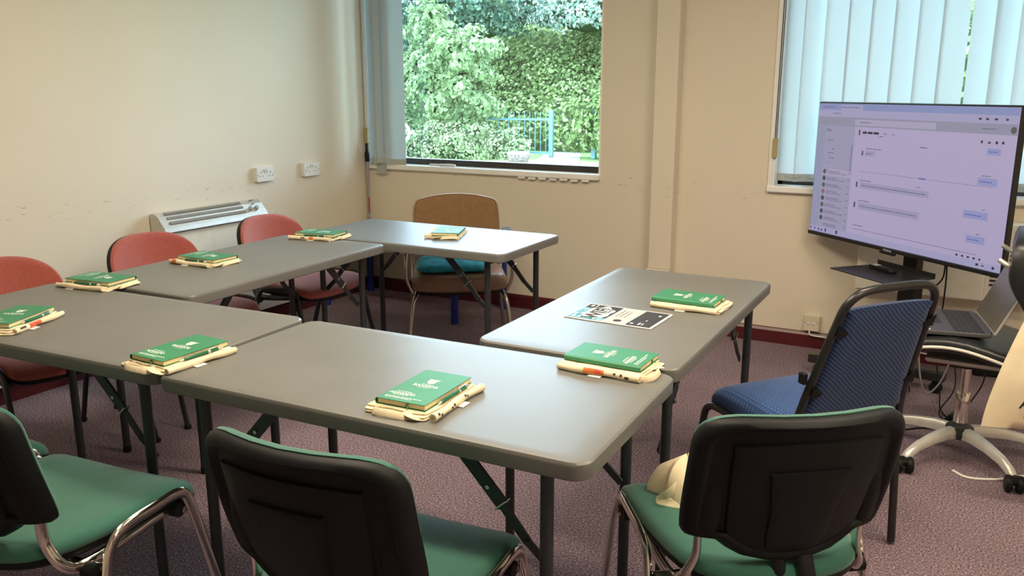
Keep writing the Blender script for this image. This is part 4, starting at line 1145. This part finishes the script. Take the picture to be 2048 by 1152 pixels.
# ================================================================== OFFICE CHAIR, LAPTOP, HANGING BAG
oc = thing('office_chair', 'black leather office chair on a silver five star base, holding a laptop', 'chair', (3.925, -1.255, 0), math.radians(88))
for k in range(5):
    a = math.radians(-124 + 72 * k - 88)
    c, s = math.cos(a), math.sin(a)
    mb = MB(); prof = []
    rings = []
    for r_, z_, wd, th in ((.030, .108, .022, .022), (.09, .112, .020, .020), (.17, .105, .018, .017), (.245, .090, .016, .015), (.292, .070, .016, .014), (.314, .048, .016, .013)):
        rings.append([(c * (r_ + dr) - s * dw, s * (r_ + dr) + c * dw, z_ + dz) for dw, dz, dr in ((-wd, -th, 0), (wd, -th, 0), (wd, th * .3, 0), (wd * .55, th, 0), (-wd * .55, th, 0), (-wd, th * .3, 0))])
    mb.loft(rings); mb.build('base_arm', M['silver_paint'], oc, angle=50)
    px, py = c * .313, s * .313
    ca = a + [.9, -.5, .4, 1.2, -.8][k]; cc, ss = math.cos(ca), math.sin(ca)
    ox, oy = px + cc * .012, py + ss * .012
    mb = MB()
    for w in (-1, 1):
        q = Vector((ox - ss * w * .019, oy + cc * w * .019, .032))
        mb.lathe([(.014, -.011), (.028, -.011), (.032, -.006), (.032, .006), (.028, .011), (.009, .012)], q, 20, axis=(-ss, cc, 0))
    cs_ = mb.build('caster', M['black_plastic'], oc)
    mb = MB(); mb.box((ox, oy, .046), (.046, .058, .030), Matrix.Rotation(ca, 3, 'Z'), bev=.010); mb.cyl((px, py, .03), (px, py, .062), .006, 8); mb.build('caster_hood', M['black_plastic'], cs_)
mb = MB(); mb.lathe([(.030, .080), (.048, .084), (.054, .10), (.050, .128), (.034, .136)], seg=24); mb.build('base_hub', M['leg'], oc)
mb = MB(); mb.lathe([(.026, .13), (.027, .132), (.027, .262), (.024, .268)], seg=24); mb.build('lift_cover', M['chrome'], oc)
mb = MB(); mb.lathe([(.018, .262), (.018, .385)], seg=20); mb.build('gas_piston', M['chrome'], oc)
mb = MB(); mb.box((0, 0, .395), (.10, .13, .035), bev=.01); mb.cyl((0, 0, .37), (0, 0, .40), .026, 16); mb.tube([(.02, .03, .395), (.10, .05, .392), (.16, .055, .385)], .005, 8, smooth=3); mb.build('tilt_mechanism', M['black_plastic'], oc)
mb = MB(); mb.box((0, .0, .425), (.30, .28, .022), bev=.006); mb.build('seat_plate', M['silver_paint'], oc)
# wavy seat, front (+y local) curls down, rear dips then rises into the back
def sz(y): return .505 + .030 * math.cos((y - .06) * 9.5) - (.05 * max(0, (y - .18) / .08) ** 2)
out = rrect(.245, .25, .05, 4, 6)
mb = MB(); mb.pad(out, [(.02, -.052), (.004, -.046), (0, -.030), (0, -.012), (.008, -.002), (.03, 0, .003)], lambda x, y, z: (x, y, sz(y) + z), inner=(.85, .65, .4, .2)); st = mb.build('seat', M['black_leather'], oc, angle=60)
for s in (-1, 1):
    mb = MB(); mb.tube([(s * .248, y, sz(y) - .030) for y in [.235 - .03 * i for i in range(17)]], .006, 8); mb.build('edge_piping', M['white_trim'], oc)
# backrest, behind the seat
mb = MB(); bo = smooth_outline([(.20, .60), (.225, .74), (.225, .84), (.19, .905), (.10, .93), (0, .935), (-.10, .93), (-.19, .905), (-.225, .84), (-.225, .74), (-.20, .60), (-.10, .57), (0, .565), (.10, .57)], 4)
mb.pad(bo, [(.02, -.03), (.003, -.024), (0, 0), (.006, .022), (.03, .03, .008)], lambda x, y, z: (x, -.232 + .095 * (lambda q: q * q * (3 - 2 * q))(max(0, min(1, (y - .57) / .22))) + .25 * x * x + z, y)); mb.build('backrest', M['black_leather'], oc)
mb = MB(); mb.tube([(0, -.10, .41), (0, -.24, .42), (0, -.285, .47), (0, -.275, .60), (0, -.215, .72)], .022, 10, smooth=4, r2=.010, up=(1, 0, 0)); mb.build('back_support', M['black_plastic'], oc)
for s in (-1, 1):
    mb = MB(); mb.tube([(s * .15, -.165, .80), (s * .175, -.10, .815), (s * .17, -.062, .835)], .009, 8, smooth=3); mb.build('side_bracket', M['silver_paint'], oc)
    
lp = thing('laptop', 'open graphite laptop resting on the office chair seat', 'laptop', (3.957, -1.243, .538), math.radians(-79))
# local: +y = hinge side, -y = front edge, x across
mb = MB(); mb.pad(rrect(.180, .122, .010, 3, 3), [(.006, -.001), (0, .002), (0, .013), (.002, .016)], lambda a, b, z: (a, b - .122, z + .0)); mb.build('base', M['lap_body'], lp)
mb = MB()
for r in range(5):
    for c_ in range(14):
        mb.box((-.156 + c_ * .0240, -.030 - r * .0205, .0168), (.0205, .0170, .0022), bev=.0008)
mb.build('keyboard', M['lap_key'], lp)
mb = MB(); mb.box((0, -.185, .0164), (.105, .070, .001)); mb.build('touchpad', M['lap_key'], lp, smooth=False)
mb = MB(); mb.box((.155, -.214, .0166), (.028, .018, .0008), (0, 0, .1)); o = mb.build('sticker', M['paper'], lp, smooth=False); o['label'] = 'white printed sticker'
mb = MB(); mb.box((-.150, -.214, .0166), (.022, .018, .0008)); o = mb.build('sticker', M['red_mark'], lp, smooth=False); o['label'] = 'small red sticker'
la = math.radians(24)
Rl = Matrix.Translation((0, .004, .010)) @ Matrix.Rotation(-la, 4, 'X')
mb = MB(); mb.pad(rrect(.180, .115, .008, 3, 3), [(.002, 0), (0, .001), (0, .006), (.002, .008)], lambda a, b, z: (a, z, b + .117)); mb.xform(Rl); lid = mb.build('lid', M['silver_paint'], lp)
mb = MB(); mb.box((0, -.0006, .119), (.345, .001, .212)); mb.xform(Rl); mb.build('display_panel', M['lap_screen'], lid, smooth=False)
mb = MB(); mb.tube([(-.15, .003, .012), (.15, .003, .012)], .006, 10); mb.build('hinge', M['lap_body'], lp)

# tote bag hanging from the chair back
hb = thing('hanging_tote_bag', 'cream canvas tote bag hanging from the office chair back', 'bag', (4.15, -1.66, .0), .10)
def bagpt(u, v, side):       # u across -1..1, v 0 bottom .. 1 top
    wdt = .165 - .085 * v ** 1.5
    x = u * wdt + .01 * v
    th = (.032 * math.sin(PI * min(1, v * .9 + .08)) ) * (1 - u * u) ** .6 + .002
    fold = .006 * math.sin(u * 9 + v * 3) * v + .004 * math.sin(u * 17) * v
    return (x, side * th + fold, .305 + .40 * v + .015 * u * (1 - v))
rings = []
mb = MB(); N = 18
for j in range(15):
    v = j / 14
    rings.append([bagpt(-1 + 2 * i / N, v, -1) for i in range(N)] + [bagpt(1 - 2 * i / N, v, 1) for i in range(N)])
mb.loft(rings); mb.build('bag_body', M['canvas'], hb, angle=80)
for s in (-1, 1):
    mb = MB(); mb.tube([(-.045, s * .012, .69), (-.035, s * .01, .74), (-.01, .012, .80), (.02, .03, .825), (.045, .012, .78), (.06, s * .01, .69)], .011, 8, smooth=4, r2=.0018, up=(1, 0, 0)); mb.build('handle', M['canvas'], hb)
mb = MB(); add_text(mb, 'ADNODD', .052, (0, 0, 0), bold=.0006)
mb.v = [(x * 1.0 + .055, 0, y + .395) for x, y, z in mb.v]
def on_bag(p, d=.0015):
    v = (p[2] - .305) / .40; wdt = .165 - .085 * v ** 1.5; u = max(-1, min(1, (p[0] - .01 * v) / wdt))
    return (p[0], bagpt(u, v, -1)[1] - d, p[2])
mb.v = [on_bag(p) for p in mb.v]; mb.build('bag_lettering', M['print_black'], hb, smooth=False)
mb = MB(); q = []
for k in range(15):
    x = -.045 + .18 * k / 14; zz = .355 + .006 * math.cos(k / 14 * PI * 4)
    q.append(on_bag((x, 0, zz), .0022))
mb.tube(q, .0016, 6); mb.tube([(a, b, c - .012) for a, b, c in q], .0016, 6); mb.build('book_emblem', M['print_black'], hb)

# crumpled bag on the green chair seat
R = random.Random(21)
def crumple(name, label, loc, rz, sx, sy, h, seed, m):
    R = random.Random(seed); t = thing(name, label, 'bag', loc, rz)
    mb = MB(); N, J = 26, 9; rings = []
    ph = [R.uniform(0, 6.28) for _ in range(6)]
    for j in range(J):
        v = j / (J - 1); rr_ = math.cos(v * PI / 2) ** .7 * 1.0 + .04
        ring = []
        for i in range(N):
            a = 2 * PI * i / N
            k = 1 + .13 * math.sin(3 * a + ph[0]) + .10 * math.sin(5 * a + ph[1] + v * 2) + .06 * math.sin(9 * a + ph[2] - v * 3)
            z = h * math.sin(v * PI / 2) * (1 + .18 * math.sin(2 * a + ph[3]) + .12 * math.sin(5 * a + ph[4]) * (1 - v))
            ring.append((sx * rr_ * k * math.cos(a), sy * rr_ * k * math.sin(a), max(.0005, z)))
        rings.append(ring)
    mb.loft(rings); mb.build('bag_body', m, t, angle=35)
    mb = MB(); mb.tube([(-sx * .5, -sy * .5, h * .55), (-sx * .95, -sy * .8, h * .45), (-sx * 1.15, -sy * .55, .012), (-sx * .8, -sy * .95, .006), (-sx * .4, -sy * 1.0, .010)], .014, 8, smooth=4, r2=.002, up=(0, 0, 1)); mb.build('handle', m, t)
    return t
cb = crumple('crumpled_tote_bag', 'crumpled cream cloth bag lying on the seat of a green chair', (3.335, -2.975, .455), .9, .085, .07, .085, 4, M['canvas'])

# cables of the television
t = thing('television_cables', 'black cables dangling from the television to the floor', 'cables', (3.70, -.55, 0))
def cable(pts, r=.0035, m='black_plastic'):
    mb = MB(); mb.tube([(x - 3.70, y + .55, z) for x, y, z in pts], r, 8, smooth=6); mb.build('cable', M[m], t)
cable([(3.66, -.50, .69), (3.665, -.505, .60), (3.68, -.53, .545), (3.74, -.56, .53), (3.785, -.58, .58), (3.79, -.585, .665)])
cable([(3.79, -.58, .69), (3.80, -.59, .60), (3.80, -.59, .45), (3.79, -.58, .32), (3.80, -.60, .20), (3.83, -.66, .06), (3.84, -.72, .004), (3.86, -.80, .004)])
cable([(3.66, -.48, .69), (3.655, -.48, .5), (3.65, -.47, .32), (3.66, -.50, .16), (3.70, -.56, .01)])
cable([(3.86, -.80, .004), (3.90, -.90, .004), (3.86, -.99, .004), (3.78, -1.02, .004), (3.70, -1.08, .004), (3.60, -1.02, .004)])
cable([(3.90, -.62, .42), (3.87, -.66, .28), (3.89, -.74, .12), (3.84, -.82, .02), (3.88, -.92, .004), (3.84, -1.02, .004)], .003)
cable([(3.98, -.70, .40), (3.96, -.74, .30), (4.00, -.78, .20), (3.96, -.84, .10), (3.90, -.90, .02), (3.87, -1.04, .004)], .003)
mb = MB(); mb.tube([(3.70, -.62, .40), (3.72, -.66, .28), (3.745, -.70, .13), (3.78, -.70, .06), (3.83, -.68, .12), (3.87, -.64, .26)], .004, 8, smooth=6)
tag(mb.build('grey_cable', M['grey_cable']), 'grey cable looping down beside the television stand', 'cable')
mb = MB(); mb.tube([(3.92, -1.43, .005), (3.97, -1.47, .005), (4.06, -1.44, .005), (4.15, -1.36, .005), (4.25, -1.28, .005), (4.40, -1.25, .005)], .005, 8, smooth=6)
tag(mb.build('extension_lead', M['cord']), 'white extension lead lying on the carpet under the office chair', 'cable')

# ================================================================== OUTSIDE
GZ = -.30
mb = MB(); mb.box((-4, 22, GZ - .05), (60, 43, .1)); struct(mb, 'ground', M['grass'], 'rough grass outside', smooth=False)
mb = MB(); mb.add([(-5.35, 12.6, GZ + .012), (-4.1, 12.6, GZ + .012), (-6.15, 17.4, GZ + .012), (-7.1, 17.2, GZ + .012)], [[0, 1, 2, 3]])
struct(mb, 'path', M['path'], 'pale concrete path beyond the railing', smooth=False)

def leaves(mb, centre_fn, n, size, R, up=.6):
    for _ in range(n):
        p, nrm = centre_fn(R)
        nrm = (Vector(nrm) + Vector((R.uniform(-1, 1), R.uniform(-1, 1), R.uniform(-.6, 1) * up)) * .8).normalized()
        a = nrm.orthogonal().normalized(); a.rotate(Matrix.Rotation(R.uniform(0, 6.28), 3, nrm)); b = nrm.cross(a)
        s = size * R.uniform(.6, 1.3)
        p = Vector(p)
        vs = [p - a * s * .5, p + b * s * .32 - a * s * .05 + nrm * s * .08, p + a * s * .55, p - b * s * .32 - a * s * .05 + nrm * s * .08]
        mb.v += [tuple(v) for v in vs]; k = len(mb.v) - 4
        mb.f.append([k, k + 1, k + 2]); mb.f.append([k, k + 2, k + 3]); mb.m += [0, 0]

L_ivy = leaf_mat('ivy_leaf', (.07, .11, .04), (.20, .28, .10), (.38, .46, .22))  # this and the next leaf colours are paled to carry the glare haze
L_dark = leaf_mat('evergreen_leaf', (.02, .045, .03), (.06, .11, .075), (.15, .23, .16), .2)
L_pale = leaf_mat('sycamore_leaf', (.12, .19, .08), (.24, .33, .16), (.43, .50, .30), .45)
L_silver = leaf_mat('silvery_leaf', (.13, .21, .15), (.28, .37, .30), (.55, .60, .55), .3)
L_dry = leaf_mat('mixed_undergrowth_leaf', (.12, .18, .08), (.26, .34, .18), (.46, .42, .30), .3)

def blob(c, r, squash=1.0, lump=.22, seed=0):
    c = Vector(c)
    def fn(R):
        z = R.uniform(-.7, 1); th = R.uniform(0, 2 * PI); q = math.sqrt(1 - z * z)
        d = Vector((q * math.cos(th), q * math.sin(th), z))
        if d.y > .35 and R.random() < .7: d.y = -d.y
        k = 1 + lump * math.sin(d.x * 7 + seed) * math.cos(d.z * 6 + seed * 2) + R.uniform(-.20, .04)
        return (c + Vector((d.x * r[0], d.y * r[1], d.z * r[2])) * k, d)
    return fn
def plant(name, label, cat, base, blobs, m, n, size, seed, trunk=None, group=None):
    R = random.Random(seed)
    t = thing(name, label, cat, (base[0], base[1], GZ), 0, group)
    mb = MB()
    tot = sum(b[1][0] * b[1][2] for b in blobs)
    for b in blobs:
        leaves(mb, blob(*b), int(n * b[1][0] * b[1][2] / tot), size, R)
    mb.v = [(x - base[0], y - base[1], z - GZ) for x, y, z in mb.v]
    mb.build('foliage', m, t, smooth=False, kind='stuff')
    # added inner mass so the light does not shine straight through
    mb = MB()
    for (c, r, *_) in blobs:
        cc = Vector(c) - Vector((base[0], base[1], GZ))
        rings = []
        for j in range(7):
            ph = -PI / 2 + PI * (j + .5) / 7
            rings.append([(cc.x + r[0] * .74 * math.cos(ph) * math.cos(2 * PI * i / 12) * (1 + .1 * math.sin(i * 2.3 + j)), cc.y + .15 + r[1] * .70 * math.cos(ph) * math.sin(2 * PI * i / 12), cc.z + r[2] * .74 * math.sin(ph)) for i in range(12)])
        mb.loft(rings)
    mb.build('inner_light_block', M['soil'], t, kind='stuff')
    mb = MB()
    for p in (trunk or [[(0, 0, 0), (.05, .0, .6), (0, .05, 1.1)]]):
        mb.tube(p, [.07 if i == 0 else .05 for i in range(len(p))], 7, smooth=2)
    mb.build('trunk', M['bark'], t)
    return t
og = 'greenery on the bank outside the window'
# the ivy bank itself: a long steep slope clothed in leaves
mb = MB()
def bank(u, v): return (-18 + 28 * u, 17.6 + 3.8 * v + .45 * math.sin(u * 37) * math.sin(v * 7 + u * 11) + .3 * math.sin(u * 71 + v * 9), GZ + 3.9 * v ** .8)
NU, NV = 60, 12
vs = [bank(i / NU, j / NV) for j in range(NV + 1) for i in range(NU + 1)]
fs = [[j * (NU + 1) + i, j * (NU + 1) + i + 1, (j + 1) * (NU + 1) + i + 1, (j + 1) * (NU + 1) + i] for j in range(NV) for i in range(NU)]
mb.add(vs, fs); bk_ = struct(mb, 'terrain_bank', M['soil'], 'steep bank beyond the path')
R = random.Random(31); mb = MB()
def bank_leaf(R):
    u, v = R.random(), R.random() ** .9
    p = Vector(bank(u, v)); return (p + Vector((0, -R.uniform(.05, .45), R.uniform(0, .25))), (0, -.8, .6))
leaves(mb, bank_leaf, 42000, .14, R)
tag(mb.build('ivy_hedge', L_ivy, smooth=False), 'bright green ivy covering the steep bank outside the window', 'hedge', None, 'stuff')

plant('sycamore_tree', 'pale green broad leaved tree centre of the window view', 'tree', (-8.6, 14.6), [((-8.8, 14.6, 1.3), (1.3, .8, 1.0), 1, .35, 1), ((-8.3, 14.5, 2.2), (1.0, .8, .7), 1, .35, 2), ((-9.6, 14.7, 1.9), (.8, .8, .6), 1, .35, 3), ((-9.4, 14.8, 3.0), (.6, .6, .8), 1, .35, 5)], L_pale, 9500, .145, 41, [[(0, 0, 0), (.05, 0, 1.2), (.1, .05, 2.2), (.0, .1, 3.2)], [(.03, 0, .8), (.5, .0, 1.6), (.8, .0, 2.4)], [(.03, 0, .9), (-.5, .0, 1.6), (-.9, .1, 2.2)]], og)
plant('evergreen_tree', 'dark evergreen tree at the top of the bank, nearest the blind', 'tree', (-12.4, 18.2), [((-12.8, 18.0, 2.9), (2.4, 1.3, 1.6), 1, .3, 4), ((-10.4, 18.6, 3.7), (1.8, 1.2, 1.0), 1, .3, 6)], L_dark, 9000, .14, 42, None, og)
plant('silver_leaved_shrub', 'silvery green shrub at the top of the bank', 'shrub', (-6.3, 18.6), [((-6.8, 19.2, 3.7), (1.7, 1.0, .8), 1, .25, 7), ((-4.6, 19.0, 3.7), (1.6, 1.0, .8), 1, .25, 8), ((-8.4, 19.4, 3.9), (1.2, .8, .7), 1, .25, 9)], L_silver, 7000, .12, 43, None, og)
plant('yellow_green_shrub', 'yellow green shrub beside the blind edge of the view', 'shrub', (-11.4, 14.6), [((-11.6, 14.6, 1.4), (1.3, .9, 1.1), 1, .3, 10), ((-12.0, 14.8, .4), (1.4, .9, .8), 1, .3, 11)], L_pale, 4500, .13, 44, None, og)
plant('low_bramble', 'low bramble bush in front of the railing', 'shrub', (-8.4, 13.9), [((-8.4, 13.9, .05), (1.3, .5, .6), 1, .3, 12), ((-7.0, 14.4, -.05), (.75, .4, .5), 1, .35, 15), ((-9.9, 13.8, .0), (.9, .5, .6), 1, .3, 13)], L_dry, 5200, .09, 45, [[(0, 0, 0), (.1, 0, .3), (.2, 0, .5)]], og)
plant('ivy_mound', 'ivy mound at the far end of the path', 'shrub', (-4.6, 15.6), [((-4.4, 15.6, .5), (1.3, .7, .9), 1, .3, 14)], L_ivy, 2400, .15, 46, None, og)
plant('laurel_shrub', 'glossy shrub seen through the gap in the television blind', 'shrub', (3.9, 15.5), [((3.9, 15.5, 1.6), (2.4, .9, 1.9), 1, .3, 15)], L_ivy, 2600, .18, 47, None, og)

# railing with post
rl = thing('metal_railing', 'pale blue metal railing in front of the bank', 'railing', (-6.087, 15.3, GZ), .12)
mb = MB(); mb.box((0, 0, .62), (.11, .11, 1.20), bev=.01); mb.build('post', M['rail_blue'], rl)
mb = MB(); mb.box((-1.05, 0, .98), (2.0, .04, .05)); mb.build('rail', M['rail_blue'], rl)
mb = MB(); mb.box((-1.05, 0, .12), (2.0, .04, .05)); mb.build('rail', M['rail_blue'], rl)
for k in range(13):
    mb = MB(); mb.cyl((-.15 - k * .15, 0, .05), (-.15 - k * .15, 0, 1.18), .010, 6); mb.build('baluster', M['rail_blue'], rl)
mb = MB(); mb.box((0, 0, .62), (.12, .12, 1.24), bev=.01)
tag(mb.build('gate_post', M['rail_blue'], loc=(-4.96, 15.5, GZ)), 'pale blue gate post at the far side of the path', 'post')
b = thing('concrete_planter', 'low round pebbled concrete planter outside the window', 'planter', (-5.98, 13.3, GZ))
mb = MB(); mb.lathe([(.20, 0), (.24, .05), (.27, .16), (.27, .22)], seg=28); mb.build('drum', M['stone'], b)
mb = MB(); mb.lathe([(.28, .22), (.285, .25), (.27, .275), (.05, .28)], seg=28); mb.build('cap', M['path'], b)
b = thing('hooped_stand', 'white hooped stand outside beside the blind edge', 'stand', (-8.12, 11.6, GZ))
mb = MB(); mb.tube([(-.10, 0, 0), (-.12, 0, .3), (-.10, 0, .52)], .045, 8, smooth=3); mb.box((-.05, 0, .2), (.22, .08, .4), bev=.03); mb.build('pedestal', M['path'], b)
mb = MB(); mb.tube([(-.13, 0, .92), (.03, 0, .96), (.15, 0, .84), (.16, 0, .70), (.06, 0, .58), (-.06, 0, .52)], .035, 8, smooth=4); mb.build('hoop', M['path'], b)
